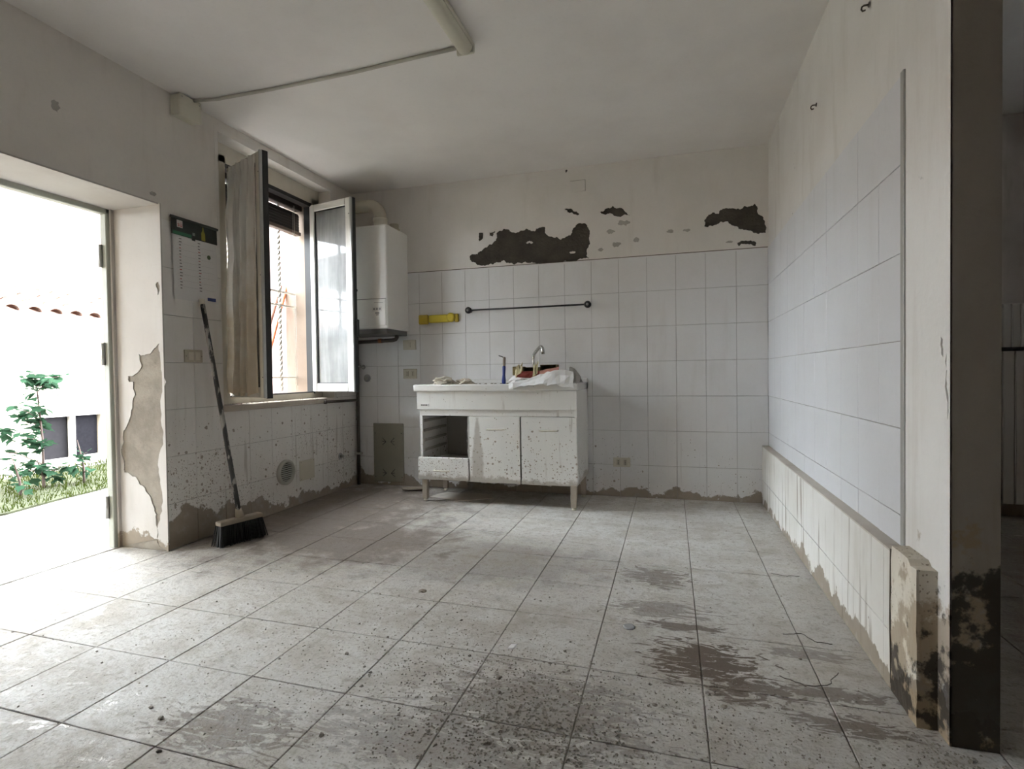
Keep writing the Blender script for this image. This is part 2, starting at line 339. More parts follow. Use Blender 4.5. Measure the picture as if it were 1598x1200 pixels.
# ---------------------------------------------------------------- geometry helper
class B:
    def __init__(s): s.bm = bmesh.new()
    def box(s, x0, x1, y0, y1, z0, z1, bev=0.0, seg=1):
        t = bmesh.new()
        bmesh.ops.create_cube(t, size=1)
        for v in t.verts:
            v.co = Vector(((x0 + x1) / 2 + v.co.x * (x1 - x0), (y0 + y1) / 2 + v.co.y * (y1 - y0), (z0 + z1) / 2 + v.co.z * (z1 - z0)))
        if bev: bmesh.ops.bevel(t, geom=t.edges[:], offset=bev, segments=seg, affect='EDGES', profile=.5)
        return s.add(t)
    def add(s, t, mat=None):
        if mat is not None: bmesh.ops.transform(t, matrix=mat, verts=t.verts[:])
        vm = [s.bm.verts.new(v.co) for v in t.verts]; t.verts.index_update()
        for f in t.faces:
            try: s.bm.faces.new([vm[v.index] for v in f.verts]).smooth = f.smooth
            except ValueError: pass
        t.free(); return s
    def poly(s, pts):
        s.bm.faces.new([s.bm.verts.new(p) for p in pts]); return s
    def tube(s, path, r, n=8, cap=True):
        P = [Vector(p) for p in path]; R = r if isinstance(r, (list, tuple)) else [r] * len(P)
        rings = []; prev = None
        for i, p in enumerate(P):
            t = (P[min(i + 1, len(P) - 1)] - P[max(i - 1, 0)]).normalized()
            if prev is None:
                a = Vector((0, 0, 1)) if abs(t.z) < .9 else Vector((1, 0, 0)); u = t.cross(a).normalized()
            else:
                u = (prev - t * prev.dot(t)).normalized()
            prev = u; w = t.cross(u)
            rings.append([s.bm.verts.new(p + (u * math.cos(2 * math.pi * k / n) + w * math.sin(2 * math.pi * k / n)) * R[i]) for k in range(n)])
        for a, b in zip(rings, rings[1:]):
            for k in range(n): s.bm.faces.new((a[k], a[(k + 1) % n], b[(k + 1) % n], b[k])).smooth = True
        if cap: s.bm.faces.new(rings[0][::-1]); s.bm.faces.new(rings[-1])
        return s
    def disc(s, c, axis, prof, n=24, cap=True):
        """turned shape: prof = [(distance along axis, radius), ...]"""
        c = Vector(c); ax = Vector(axis).normalized(); a = Vector((0, 0, 1)) if abs(ax.z) < .9 else Vector((1, 0, 0))
        u = ax.cross(a).normalized(); w = ax.cross(u); rings = []
        for d, r in prof:
            rings.append([s.bm.verts.new(c + ax * d + (u * math.cos(2 * math.pi * k / n) + w * math.sin(2 * math.pi * k / n)) * max(r, 1e-5)) for k in range(n)])
        for a_, b_ in zip(rings, rings[1:]):
            for k in range(n): s.bm.faces.new((a_[k], a_[(k + 1) % n], b_[(k + 1) % n], b_[k])).smooth = True
        
        if cap: s.bm.faces.new(rings[0][::-1]); s.bm.faces.new(rings[-1])
        return s
    def sheet(s, fn, nu, nv, smooth=True, both=0.0):
        g = [[s.bm.verts.new(fn(i / nu, j / nv)) for j in range(nv + 1)] for i in range(nu + 1)]
        for i in range(nu):
            for j in range(nv): s.bm.faces.new((g[i][j], g[i + 1][j], g[i + 1][j + 1], g[i][j + 1])).smooth = smooth
        if both: 
            bmesh.ops.recalc_face_normals(s.bm, faces=s.bm.faces[:])
            bmesh.ops.solidify(s.bm, geom=s.bm.faces[:], thickness=both)
        return s
    def plate(s, outline, holes, to3, depth):
        """flat slab with holes; outline and holes in 2-D, to3(a, b, d) gives the point d behind the face"""
        loops = [outline] + holes
        tri = tessellate_polygon([[Vector((a, b, 0)) for a, b in l] for l in loops])
        flat = [q for l in loops for q in l]; fv = [s.bm.verts.new(to3(a, b, 0)) for a, b in flat]; bv = [s.bm.verts.new(to3(a, b, depth)) for a, b in flat]
        for t in tri:
            try: s.bm.faces.new([fv[i] for i in t])
            except ValueError: pass
        k = 0
        for l in loops:
            n = len(l)
            for i in range(n):
                a, b = k + i, k + (i + 1) % n
                s.bm.faces.new((fv[a], fv[b], bv[b], bv[a]))
            k += n
        bmesh.ops.recalc_face_normals(s.bm, faces=s.bm.faces[:]); return s

WO = {}
def link(name, mesh, origin, parent):
    o = bpy.data.objects.new(name, mesh); COL.objects.link(o)
    WO[o] = Vector(origin)
    if parent is not None: o.parent = parent; o.location = WO[o] - WO[parent]
    else: o.location = WO[o]
    return o
def mk(name, b, mat, parent=None, origin=None, recalc=True):
    bm = b.bm
    if recalc: bmesh.ops.recalc_face_normals(bm, faces=bm.faces[:])
    if origin is None:
        xs = [v.co.x for v in bm.verts]; ys = [v.co.y for v in bm.verts]; zs = [v.co.z for v in bm.verts]
        origin = ((min(xs) + max(xs)) / 2, (min(ys) + max(ys)) / 2, min(zs))
    origin = Vector(origin)
    for v in bm.verts: v.co -= origin
    me = bpy.data.meshes.new(name); bm.to_mesh(me); bm.free(); me.materials.append(mat)
    return link(name, me, origin, parent)
def tag(o, label=None, cat=None, group=None, kind=None):
    if label: o['label'] = label
    if cat: o['category'] = cat
    if group: o['group'] = group
    if kind: o['kind'] = kind
    return o
def thing(name, loc, label, cat, group=None):
    o = bpy.data.objects.new(name, None); o.empty_display_size = .05; COL.objects.link(o); o.location = loc; WO[o] = Vector(loc)
    return tag(o, label, cat, group)
def struct(o, label, cat='structure'): return tag(o, label, cat, None, 'structure')
def ragged(pts, it=3, amp=.18, seed=0):
    rnd = random.Random(seed); P = [Vector(p) for p in pts]
    for k in range(it):
        Q = []
        for i, a in enumerate(P):
            b = P[(i + 1) % len(P)]; d = b - a; n = Vector((-d.y, d.x))
            Q += [a, (a + b) / 2 + n * rnd.uniform(-amp, amp)]
        P = Q
    return [(p.x, p.y) for p in P]
def copy_of(o, parent, origin):
    c = o.copy(); COL.objects.link(c); c.parent = parent; WO[c] = Vector(origin)
    c.location = WO[c] - (WO[parent] if parent else Vector()); return c

TILE_MESH = {}
def tile_mesh(ax, w, h, mat, t=.006):
    key = (ax, round(w, 3), round(h, 3), mat.name)
    if key not in TILE_MESH:
        c = .0012; v = []; fs = []
        for d, k in ((0, 0), (-t * .8, 0), (-t, c)):
            ring = [(-w / 2 + k, -h / 2 + k), (w / 2 - k, -h / 2 + k), (w / 2 - k, h / 2 - k), (-w / 2 + k, h / 2 - k)]
            for a, b in ring: v.append({'y': (a, d, b), 'x+': (-d, a, b), 'x-': (d, a, b), 'z': (a, b, -d)}[ax])
        for r in (0, 4):
            for i in range(4): fs.append((r + i, r + (i + 1) % 4, r + 4 + (i + 1) % 4, r + 4 + i))
        fs.append((8, 9, 10, 11))
        me = bpy.data.meshes.new('tile'); me.from_pydata(v, [], fs); me.materials.append(mat)
        b = bmesh.new(); b.from_mesh(me); bmesh.ops.recalc_face_normals(b, faces=b.faces[:])
        n = Vector({'y': (0, -1, 0), 'x+': (1, 0, 0), 'x-': (-1, 0, 0), 'z': (0, 0, 1)}[ax])
        top = max(b.faces, key=lambda f: f.calc_center_median().dot(n))
        if top.normal.dot(n) < 0: bmesh.ops.reverse_faces(b, faces=b.faces[:])
        b.to_mesh(me); b.free(); TILE_MESH[key] = me
    return TILE_MESH[key]
GAP = .0022
def lay(parent, ax, a0, a1, b0, b1, d, mat):
    """one tile: a = horizontal, b = vertical extents, d = plane of the tile back"""
    if a1 - a0 < .012 or b1 - b0 < .012: return
    w, h = a1 - a0 - GAP, b1 - b0 - GAP; ca, cb = (a0 + a1) / 2, (b0 + b1) / 2
    j = random.uniform(-.0006, .0006)
    org = {'y': (ca, d + j, cb), 'x+': (d + j, ca, cb), 'x-': (d + j, ca, cb)}[ax]
    o = link('tile', tile_mesh(ax, w, h, mat), org, parent)
    o.rotation_euler = (random.uniform(-.003, .003), random.uniform(-.003, .003), random.uniform(-.003, .003))

# ================================================================ SETTING
# floor
fl = mk('floor', B().box(WOUT, 3.3, -1.9, 4.4, -.12, -.0045), M_floor_grout)
struct(fl, 'beige floor of square tiles under grey silt and mud', 'floor')
FX, FY, FT = -.2464, 2.9309, .3224
SHU = 1.012
def floor_tile_mesh():
    k = FT; g = .0019; c = .0015; vs = []; fs = []
    cs = [(0, 0), (1, 0), (1, 1), (0, 1)]
    for z, e in ((-.004, 0), (-.001, 0), (0, c)):
        for u, v in cs:
            a = u * k * SHU + (g + e if u == 0 else -g - e); bb = v * k + (g + e if v == 0 else -g - e)
            vs.append((a, bb - .016 * a, z))
    for r in (0, 4):
        for i in range(4): fs.append((r + i, r + (i + 1) % 4, r + 4 + (i + 1) % 4, r + 4 + i))
    fs.append((8, 9, 10, 11))
    me = bpy.data.meshes.new('tile'); me.from_pydata(vs, [], fs); me.materials.append(M_floor); return me
ftm = floor_tile_mesh()
for u in range(-9, 10):
    for v in range(-4, 8):
        x = FX + u * FT * SHU; y = FY - v * FT - .016 * u * FT * SHU - FT
        if x < WOUT - .01 or y > D - .02 or (x > .75 and y < 1.3 - .9) or x > 3: continue
        if x < XL - .34 and not (DY0 - .3 < y < DY1): continue
        o = link('tile', ftm, (x, y, random.uniform(-.0008, .0004)), fl)
        o.rotation_euler = (random.uniform(-.002, .002), random.uniform(-.002, .002), 0)
th = mk('door_sill', B().box(WOUT - .06, WOUT + .03, DY0 - .05, DY1, -.10, .003, .003), M_floor)
struct(th, 'worn pale threshold strip across the open doorway', 'threshold')

ce = mk('ceiling', B().box(WOUT, 3.3, -1.9, 4.4, ZC, ZC + .15), M_ceiling); struct(ce, 'flat off-white ceiling with grey smudges', 'ceiling')

# back wall
wb = mk('wall_back', B().box(WOUT, 3.3, D + .006, 4.4, -.1, ZC + .05), M_cement_dark)
mk('grout_bed', B().box(XL - .02, XR + .02, D + .0035, D + .0065, 0, TOP - .004), M_grout, wb); struct(wb, 'back wall, white tiled below and flaking plaster above', 'wall')
main = [(-1.51, 1.826), (-1.444, 1.842), (-1.398, 1.873), (-1.342, 1.912), (-1.29, 1.939), (-1.277, 2.001), (-1.231, 2.02), (-1.178, 1.998), (-1.106, 1.987), (-1.053, 2.004), (-0.983, 1.981), (-0.902, 2.002), (-0.897, 1.957), (-0.829, 1.921), (-0.778, 1.903), (-0.71, 1.927), (-0.693, 1.967), (-0.626, 2.006), (-0.585, 1.99), (-0.572, 1.899), (-0.587, 1.818), (-0.576, 1.745), (-0.763, 1.739), (-0.987, 1.745), (-1.057, 1.757), (-1.181, 1.752), (-1.289, 1.77), (-1.381, 1.747), (-1.455, 1.768)]
p2 = [(-0.489, 2.079), (-0.445, 2.099), (-0.348, 2.096), (-0.309, 2.062), (-0.27, 2.034), (-0.381, 2.038)]
p3 = [(0.231, 1.955), (0.319, 1.986), (0.419, 2.014), (0.49, 2.025), (0.549, 2.034), (0.567, 1.969), (0.605, 1.92), (0.618, 1.83), (0.573, 1.826), (0.51, 1.854), (0.433, 1.891), (0.362, 1.931), (0.304, 1.912), (0.231, 1.906)]
p4 = [(-1.429, 2.006), (-1.386, 2.013), (-1.406, 1.952), (-1.424, 1.939)]
p5 = [(-1.35, 2.009), (-1.295, 2.008), (-1.314, 1.97), (-1.341, 1.978)]
p6 = [(-0.75, 2.125), (-0.691, 2.114), (-0.642, 2.075), (-0.7, 2.095)]
p7 = [(0.439, 1.776), (0.482, 1.788), (0.559, 1.767), (0.552, 1.748), (0.489, 1.765), (0.446, 1.756)]
holes = [ragged(h, 4 if i < 3 else 3, .23, i) for i, h in enumerate([main, p2, p3, p4, p5, p6, p7])]
mk('plaster_coat', B().plate([(WOUT, TOP - .01), (XR + .009, TOP - .01), (XR + .009, ZC), (WOUT, ZC)], holes, lambda a, b, d: (a, D + .001 + d, b), .005), M_plaster, wb)
# thin flakes of lifted paint
for i, (cx, cz, rx, rz) in enumerate([(-0.318, 1.982, 0.047, 0.03), (-0.414, 1.927, 0.035, 0.022), (-0.232, 1.852, 0.028, 0.018), (-0.375, 1.831, 0.044, 0.024), (0, 1.895, 0.027, 0.016), (0.112, 1.892, 0.033, 0.012), (-0.488, 1.803, 0.026, 0.015), (0.389, 1.788, 0.031, 0.010), (-1.02, 1.90, .035, .012), (-.70, 1.80, .03, .012)]):
    pts = ragged([(cx + rx * math.cos(t * 1.05) * random.uniform(.6, 1), cz + rz * math.sin(t * 1.05) * random.uniform(.6, 1)) for t in range(6)], 2, .25, 40 + i)
    mk('paint_flake', B().plate(pts, [], lambda a, b, d: (a, D + (.0045 if abs(a + 1.02) < .03 or abs(a + .7) < .02 else -.0005) + d, b), .002), M_plaster if i > 7 else cement_mat('flake_scar', (.36, .34, .31), (.46, .44, .40), .3) if i == 0 else bpy.data.materials['flake_scar'], wb)
TW = .2 * .9904
mk('tile_edge', B().box(XL, XR, D - .0005, D + .004, TOP, TOP + .0045), M_edge, wb)
for r in range(7):
    z1 = TOP - .25 * r; z0 = max(z1 - .25, .0)
    for c in range(17):
        a1 = XR - c * TW; a0 = max(a1 - TW, XL)
        lay(wb, 'y', a0, a1, z0, z1, D + .006, M_tile_back)
# room beyond the partition: plain plaster over the same back wall
mk('plaster_coat', B().box(XR + .1, 3.0, D - .004, D + .007, 0, ZC), wall_mat('far_room_paint', (.50, .465, .44), (.36, .33, .31), lambda m: .25, .3, 1.2, rough=.85, grime=.6, bumpy=.4), wb)

# left wall with doorway and window opening
X1 = XL - .006
b = B()
for (y0, y1, z0, z1) in [(-1.9, DY0, -.1, ZC), (DY0, DY1 + .005, DZ, ZC), (DY1 + .005, WY0, -.1, ZC), (WY0, WY1, -.1, WZ0 - .03), (WY0, WY1, WZ1, ZC), (WY1, 4.3, -.1, ZC)]:
    b.box(WOUT, X1, y0, y1, z0, z1)
wl = mk('wall_left', b, M_plaster_left)
for (y0, y1, z0, z1) in [(2.206, WY0, 0, TOP), (WY0, D, 0, WZ0 - .04), (WY1 + .01, D, WZ0 - .04, TOP)]: mk('grout_bed', B().box(X1 - .003, X1 + .0025, y0, y1, z0, z1), M_grout, wl); struct(wl, 'left wall with open doorway and window, tiled beside the window', 'wall')
YC = [2.205, 2.39, 2.59, 2.788, 2.986, 3.186, 3.385, 3.588, 3.79, D]
for r in range(7):
    z1 = TOP + .006 - .2495 * r; z0 = max(z1 - .2495, 0)
    for y0, y1 in zip(YC, YC[1:]):
        if y0 >= WY0 - .01 and y1 < WY1 + .1:
            if r < 4: 
                if y1 > WY1: lay(wl, 'x+', WY1 + .01, y1, z0, z1, X1, M_tile_left)
                continue
        lay(wl, 'x+', y0, y1, z0, z1, X1, M_tile_left)
# doorway reveal: bare render with a sheet of old paint broken away
jamb_hole = [(-2.563, 1.089), (-2.609, 1.056), (-2.629, 1.037), (-2.706, 1.037), (-2.701, 1.009), (-2.689, 0.969), (-2.782, 0.921), (-2.777, 0.891), (-2.75, 0.891), (-2.759, 0.751), (-2.805, 0.651), (-2.826, 0.63), (-2.828, 0.57), (-2.849, 0.529), (-2.831, 0.469), (-2.827, 0.404), (-2.749, 0.382), (-2.686, 0.324), (-2.649, 0.276), (-2.625, 0.218), (-2.617, 0.159), (-2.612, 0.06), (-2.599, 0.021), (-2.589, 0.161), (-2.582, 0.359), (-2.584, 0.506), (-2.565, 0.752), (-2.56, 1.026)]
mk('render_coat', B().box(WOUT + .03, X1 - .0005, DY1 + .0035, DY1 + .006, 0, DZ), M_cement_jamb, wl)
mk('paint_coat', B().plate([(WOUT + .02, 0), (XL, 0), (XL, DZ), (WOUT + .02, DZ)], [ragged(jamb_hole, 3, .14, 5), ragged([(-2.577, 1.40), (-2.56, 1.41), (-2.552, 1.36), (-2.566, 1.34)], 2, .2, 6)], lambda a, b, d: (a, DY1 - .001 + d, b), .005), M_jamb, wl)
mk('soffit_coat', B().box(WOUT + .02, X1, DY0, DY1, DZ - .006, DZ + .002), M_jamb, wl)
# small scars in the paint
for (y, z, ry, rz, s) in [(2.17, 1.855, .02, .012, 1), (1.72, 2.09, .018, .028, 2), (2.49, 1.63, .02, .02, 3)]:
    pts = ragged([(y + ry * math.cos(t), z + rz * math.sin(t)) for t in range(6)], 2, .25, s)
    mk('paint_scar', B().plate(pts, [], lambda a, b, d: (X1 + .0008 - d, a, b), .0005), bpy.data.materials['flake_scar'], wl)
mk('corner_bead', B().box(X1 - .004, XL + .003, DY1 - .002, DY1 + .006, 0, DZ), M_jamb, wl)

# partition on the right
b = B().box(XR + .006, XR + .10, 1.523, D + .02, -.05, ZC + .02)
wr = mk('wall_right', b, M_pier)
mk('grout_bed', B().box(XR + .0035, XR + .009, 1.795, D, .385, TOP - .004), M_grout, wr); struct(wr, 'right partition wall, white tiles ending at a metal strip', 'wall')
YT = 1.795
yc = [YT] + [1.97 + .2 * i for i in range(10)] + [D]
for r in range(6):
    z1 = TOP - .25 * r; z0 = max(z1 - .25, .385)
    for y0, y1 in zip(yc, yc[1:]):
        if y1 > D + .001: continue
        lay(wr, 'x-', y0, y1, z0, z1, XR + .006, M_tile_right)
mk('edge_strip', B().box(XR - .004, XR + .008, 1.772, 1.793, .385, TOP + .005, .002), M_trim, wr)
mk('end_coat', B().box(XR + .003, XR + .102, 1.519, 1.5235, 0, ZC), M_pier_end, wr)
mk('face_coat', B().plate([(1.519, .0), (1.772, .0), (1.772, 1.2), (1.772, ZC), (1.519, ZC)], [ragged([(1.53, .86), (1.536, .94), (1.532, .78)], 2, .2, 12), ragged([(1.556, .975), (1.566, .985), (1.562, .94), (1.553, .93)], 2, .2, 13)], lambda a, b, d: (XR + .002 + d, a, b), .004), M_pier, wr)

# low ledge along the foot of the right wall, and the stub of masonry closing it
LX = .586
ld = mk('wall_ledge', B().box(LX + .005, XR + .01, 1.748, D + .006, -.02, .392), M_grout); struct(ld, 'low tiled ledge running along the foot of the right wall', 'ledge')
for z0, z1 in ((.0, .165), (.165, .394)):
    y = D
    while y > 1.75:
        y0 = max(y - .2, 1.748); lay(ld, 'x-', y0, y, z0, z1, LX + .006, M_tile_ledge); y -= .2
M_ledgetop = wall_mat('ledge_top_silt', (.58, .54, .485), (.48, .44, .385), None, rough=.8, grime=.4, bumpy=.4)
y = D
while y > 1.76:
    y0 = max(y - .2, 1.748)
    mk('cap_tile', B().box(LX, XR + .004, y0 + .0015, y - .0015, .390, .397, .001), M_ledgetop, ld); y -= .2
sb_ = B().sheet(lambda u, v: (0, 0, 0), 1, 1) if False else B()
for i in range(1):
    t = bmesh.new(); bmesh.ops.create_cube(t, size=1)
    bmesh.ops.subdivide_edges(t, edges=t.edges[:], cuts=9, use_grid_fill=True)
    for v in t.verts:
        x = LX + (v.co.x + .5) * (XR + .006 - LX); yy = 1.578 + (v.co.y + .5) * .168; z = (v.co.z + .5) * .412
        n = noise.noise(Vector((x * 22, yy * 22, z * 22))) * .004
        if v.co.z > .49: z -= .012 * (v.co.y < -.3) + abs(n)
        v.co = Vector((x + (n if v.co.x < -.49 else 0), yy + (n if v.co.y < -.49 else 0), z))
    sb_.add(t)
st_ = mk('wall_stub', sb_, M_stub); struct(st_, 'short crumbling masonry stub at the near end of the ledge', 'masonry stub')
mk('mortar_crack', B().tube([(LX + .001, 1.747, .0 + .02), (LX - .001, 1.749, .2), (LX + .0, 1.746, .40)], .0022, 6), M_edge, st_)

# walls that close the room out of view
wf = mk('wall_front', B().box(WOUT, 3.3, -2.0, -1.9, -.1, ZC + .05), M_plaster); struct(wf, 'plain plaster wall behind the viewpoint', 'wall')
wf2 = mk('wall_far', B().box(3.0, 3.3, -1.9, 2.65, -.1, ZC + .05).box(3.0, 3.3, 2.95, 4.3, -.1, ZC + .05).box(3.0, 3.3, 2.65, 2.95, -.1, 1.70).box(3.0, 3.3, 2.65, 2.95, 1.98, ZC + .05), M_plaster_left); struct(wf2, 'far side wall of the dark neighbouring room with a small unseen hole added for light', 'wall')  # the small high hole is added to let daylight into this room

# door frame, outside edge of the reveal
df = thing('door_1', (WOUT + .02, DY1, 0), 'grey-green steel door frame with hinges at the outer jamb', 'door frame'); df['kind'] = 'structure'
mk('jamb_post', B().box(WOUT - .02, WOUT + .022, DY1 - .035, DY1 + .004, 0, DZ, .004), M_frame_green, df)
mk('jamb_stop', B().box(WOUT + .022, WOUT + .034, DY1 - .018, DY1 + .004, 0, DZ, .002), M_jamb, df)
mk('head_rail', B().box(WOUT - .02, WOUT + .022, DY0, DY1, DZ - .034, DZ, .004), M_frame_green, df)
for z in (.16, .98, 1.5):
    mk('hinge', B().tube([(WOUT - .012, DY1 - .043, z), (WOUT - .012, DY1 - .043, z + .12)], .009, 8), M_alu, df)

# ---------------------------------------------------------------- window
FXP = XL - .13                     # plane of the window frame
wn = thing('window_1', (FXP, 3.15, WZ0), 'cream aluminium window, both casements swung into the room', 'window'); wn['kind'] = 'structure'
FY0, FY1, FZ0, FZ1 = 2.66, 3.66, .775, 2.285
def wbox(*a, bev=.003): return B().box(*a, bev)
mk('frame_jamb', wbox(FXP - .05, FXP + .015, FY0 - .07, 2.762, FZ0, FZ1), M_cream, wn)
mk('frame_jamb', wbox(FXP - .05, FXP + .015, 3.60, WY1, FZ0, FZ1), M_cream, wn)
mk('frame_head', wbox(FXP - .05, FXP + .015, FY0 - .07, WY1, 2.235, FZ1 + .075), M_cream, wn)
mk('frame_sill', wbox(FXP - .05, FXP + .015, FY0 - .07, WY1, FZ0 - .035, FZ0 + .012), M_cream, wn)
mk('gasket', B().box(FXP - .045, FXP + .018, 3.590, 3.601, FZ0, 2.24), M_black, wn)
mk('gasket', B().box(FXP - .045, FXP + .018, 2.76, 3.594, 2.212, 2.238), M_black, wn)
mk('gasket', B().box(FXP - .045, FXP + .018, 2.76, 3.594, FZ0 + .008, FZ0 + .016), M_black, wn)
def casement(hinge, dr, width, z0, z1, matf, glass, flip):
    """swung sash: u runs from the hinge along dr, n is its thickness"""
    d = Vector((dr[0], dr[1], 0)).normalized(); n = Vector((-d.y, d.x, 0)) * flip; H = Vector((hinge[0], hinge[1], 0))
    def loc(bm):
        for v in bm.bm.verts: u, w, z = v.co; v.co = H + d * u + n * w + Vector((0, 0, z))
        return bm
    S, T = .052, .044
    b = B().box(0, S, 0, T, z0, z1, .004).box(width - S, width, 0, T, z0, z1, .004).box(S, width - S, 0, T, z0, z0 + S + .01, .004).box(S, width - S, 0, T, z1 - S, z1, .004)
    cs = mk('casement', loc(b), matf, wn)
    g = B().box(S - .004, width - S + .004, T * .45, T * .55, z0 + S + .004, z1 - S + .004)
    mk('pane', loc(g), glass, cs)
    g = B()
    for (a0, a1, c0, c1) in [(S, S + .006, z0 + S + .01, z1 - S), (width - S - .006, width - S, z0 + S + .01, z1 - S), (S, width - S, z0 + S + .01, z0 + S + .016), (S, width - S, z1 - S - .006, z1 - S)]:
        g.box(a0, a1, T * .2, T * .8, c0, c1)
    mk('bead', loc(g), M_black, cs)
    mk('gasket', loc(B().box(width, width + .010, .012, T + .004, z0 - .004, z1 + .004, .002)), M_black, cs)
    mk('edge_channel', loc(B().box(width - .002, width + .012, -.004, .012, z0, z1, .001)), M_alu, cs)
    for z in (z0 + .12, (z0 + z1) / 2, z1 - .12):
        mk('screw', loc(B().disc((width - .012, -.001, z), (0, -1, 0), [(0, .004), (.0015, .003)], 8)), M_black, cs)
    return cs, H, d, n
csL, HL, dL, nL = casement((-2.655, 2.772), (.397, -.168), .425, .785, 2.212, M_cream, M_glass, 1)
csR, HR, dR, nR = casement((-2.672, 3.592), (.43, -.085), .425, .79, 2.222, M_whitealu, M_glass_d, 1)
mk('handle', B().tube([tuple(HR + dR * .44 + nR * .03 + Vector((0, 0, 1.32))), tuple(HR + dR * .455 + nR * .03 + Vector((0, 0, 1.32))), tuple(HR + dR * .455 + nR * .03 + Vector((0, 0, 1.20)))], .009, 8), M_black, csR)
ws = mk('window_sill', B().box(WOUT, XL + .022, WY0 - .015, 3.56, WZ0 - .038, WZ0, .004).box(WOUT, X1 + .004, 3.55, WY1, WZ0 - .038, WZ0), M_stone); struct(ws, 'brown stone window sill strewn with plaster crumbs', 'window sill')
# lining of the recess outside the frame
ro = mk('trim_1', B().box(WOUT - .06, FXP - .05, 3.655, 3.72, .70, 2.36).box(WOUT - .06, FXP - .05, 2.55, 2.62, .70, 2.36).box(WOUT - .06, FXP - .05, 2.55, 3.72, 2.30, 2.38), M_outplaster); struct(ro, 'peeling ochre outer reveal around the window', 'window reveal')
rl = mk('trim_2', B().box(FXP + .012, X1 + .0015, WY1 - .006, WY1 + .02, WZ0, WZ1).box(FXP + .012, X1 + .0015, WY0 - .02, WY0 + .006, WZ0, WZ1).box(FXP + .012, X1 + .0015, WY0 - .02, WY1 + .02, WZ1 - .006, WZ1 + .02), M_plaster); struct(rl, 'white plaster inner reveal of the window recess', 'window reveal')

# net curtain tied on the near casement
cu = B()
def cfun(u, v):
    uu = .078 + u * (.322 + .008 * math.sin(v * 5)) + .012 * math.sin(v * 17 + 1) * (1 - u)
    z = 2.19 - v * 1.385
    am = .012 + .012 * v
    w = -.014 - am * (1 + math.sin(u * 24 + math.sin(v * 3) * .8)) * (.5 + .5 * min(1, v * 5)) - .006 * noise.noise(Vector((u * 9, v * 9, 3)))
    if v < .05: w -= .006 * math.sin(u * 60)
    return HL + dL * uu + nL * w + Vector((0, 0, z + (.010 * math.sin(u * 21) if v > .98 else 0)))
cu.sheet(cfun, 56, 60)
co = mk('net_curtain', cu, M_curtain); tag(co, 'stained grey-brown net curtain hanging on the open near casement', 'curtain')
mk('curtain_wire', B().tube([tuple(HL + dL * .03 - nL * .010 + Vector((0, 0, 2.178))), tuple(HL + dL * .40 - nL * .010 + Vector((0, 0, 2.185)))], .003, 6), M_alu, co)

# venetian blind half drawn outside the glass
bl = thing('venetian_blind', (-2.80, 3.15, 2.0), 'dark brown slatted blind bunched at the top of the window', 'blind')
mk('head_box', B().box(-2.835, -2.77, 2.64, 3.645, 2.20, 2.29, .004), M_blind, bl)
for i in range(7):
    z = 2.05 + i * .021
    t = bmesh.new(); bmesh.ops.create_grid(t, x_segments=4, y_segments=1, size=.5)
    for v in t.verts: v.co = Vector((v.co.x * .05, v.co.y * .985, -.012 * (v.co.x * 2) ** 2))
    bmesh.ops.solidify(t, geom=t.faces[:], thickness=.0012)
    mk('slat', B().add(t, Matrix.Translation((-2.80, 3.143, z)) @ Matrix.Rotation(.85, 4, 'Y')), M_blind, bl)
mk('bottom_rail', B().box(-2.825, -2.775, 2.65, 3.636, 2.008, 2.034, .004), M_blind_rail, bl)
for y in (2.85, 3.25, 3.55): mk('ladder_cord', B().tube([(-2.77, y, 2.02), (-2.77, y, 2.22)], .0022, 5), M_iron, bl)
mk('pull_cord', B().tube([(-2.768, 3.53, 2.2), (-2.766, 3.53, 1.5), (-2.768, 3.528, .80)], .0017, 5), M_iron, bl)
mk('pull_cord', B().tube([(-2.768, 3.547, 2.2), (-2.77, 3.548, 1.5), (-2.768, 3.545, .84)], .0017, 5), M_iron, bl)

# iron grille
gr = thing('window_grille', (-2.86, 3.15, .78), 'white iron window grille with twisted upright bars', 'grille')
def twist(y, z0, z1, x=-2.862):
    bb = B(); n = 90; rings = []
    for i in range(n + 1):
        z = z0 + (z1 - z0) * i / n; a = z * 2 * math.pi / .16 if z > 0 else 0
        rings.append([bb.bm.verts.new((x + .014 * math.cos(a + k * math.pi / 2), y + .014 * math.sin(a + k * math.pi / 2), z)) for k in range(4)])
    for p, q in zip(rings, rings[1:]):
        for k in range(4): bb.bm.faces.new((p[k], p[(k + 1) % 4], q[(k + 1) % 4], q[k]))
    return bb
for y in (2.75, 2.99, 3.235, 3.48): mk('twisted_bar', twist(y, .80, 2.34), M_iron, gr)
for z in (.902, 1.455, 1.558, 2.2): mk('cross_bar', B().box(-2.872, -2.852, 2.60, 3.67, z - .006, z + .006, .001), M_iron, gr)
for i, (a, c) in enumerate([((-3.06, 3.14, -.06), (-2.935, 3.72, 1.80)), ((-3.12, 3.08, -.06), (-2.93, 3.58, 1.62))]):
    tag(mk('leaning_pole', B().tube([a, c], .013, 8), (M_orange, M_brownpole)[i]), ('bright orange pole leaning outside the barred window', 'thin brown pole leaning beside the orange one outside the window')[i], 'pole', 'poles leaning outside the window')

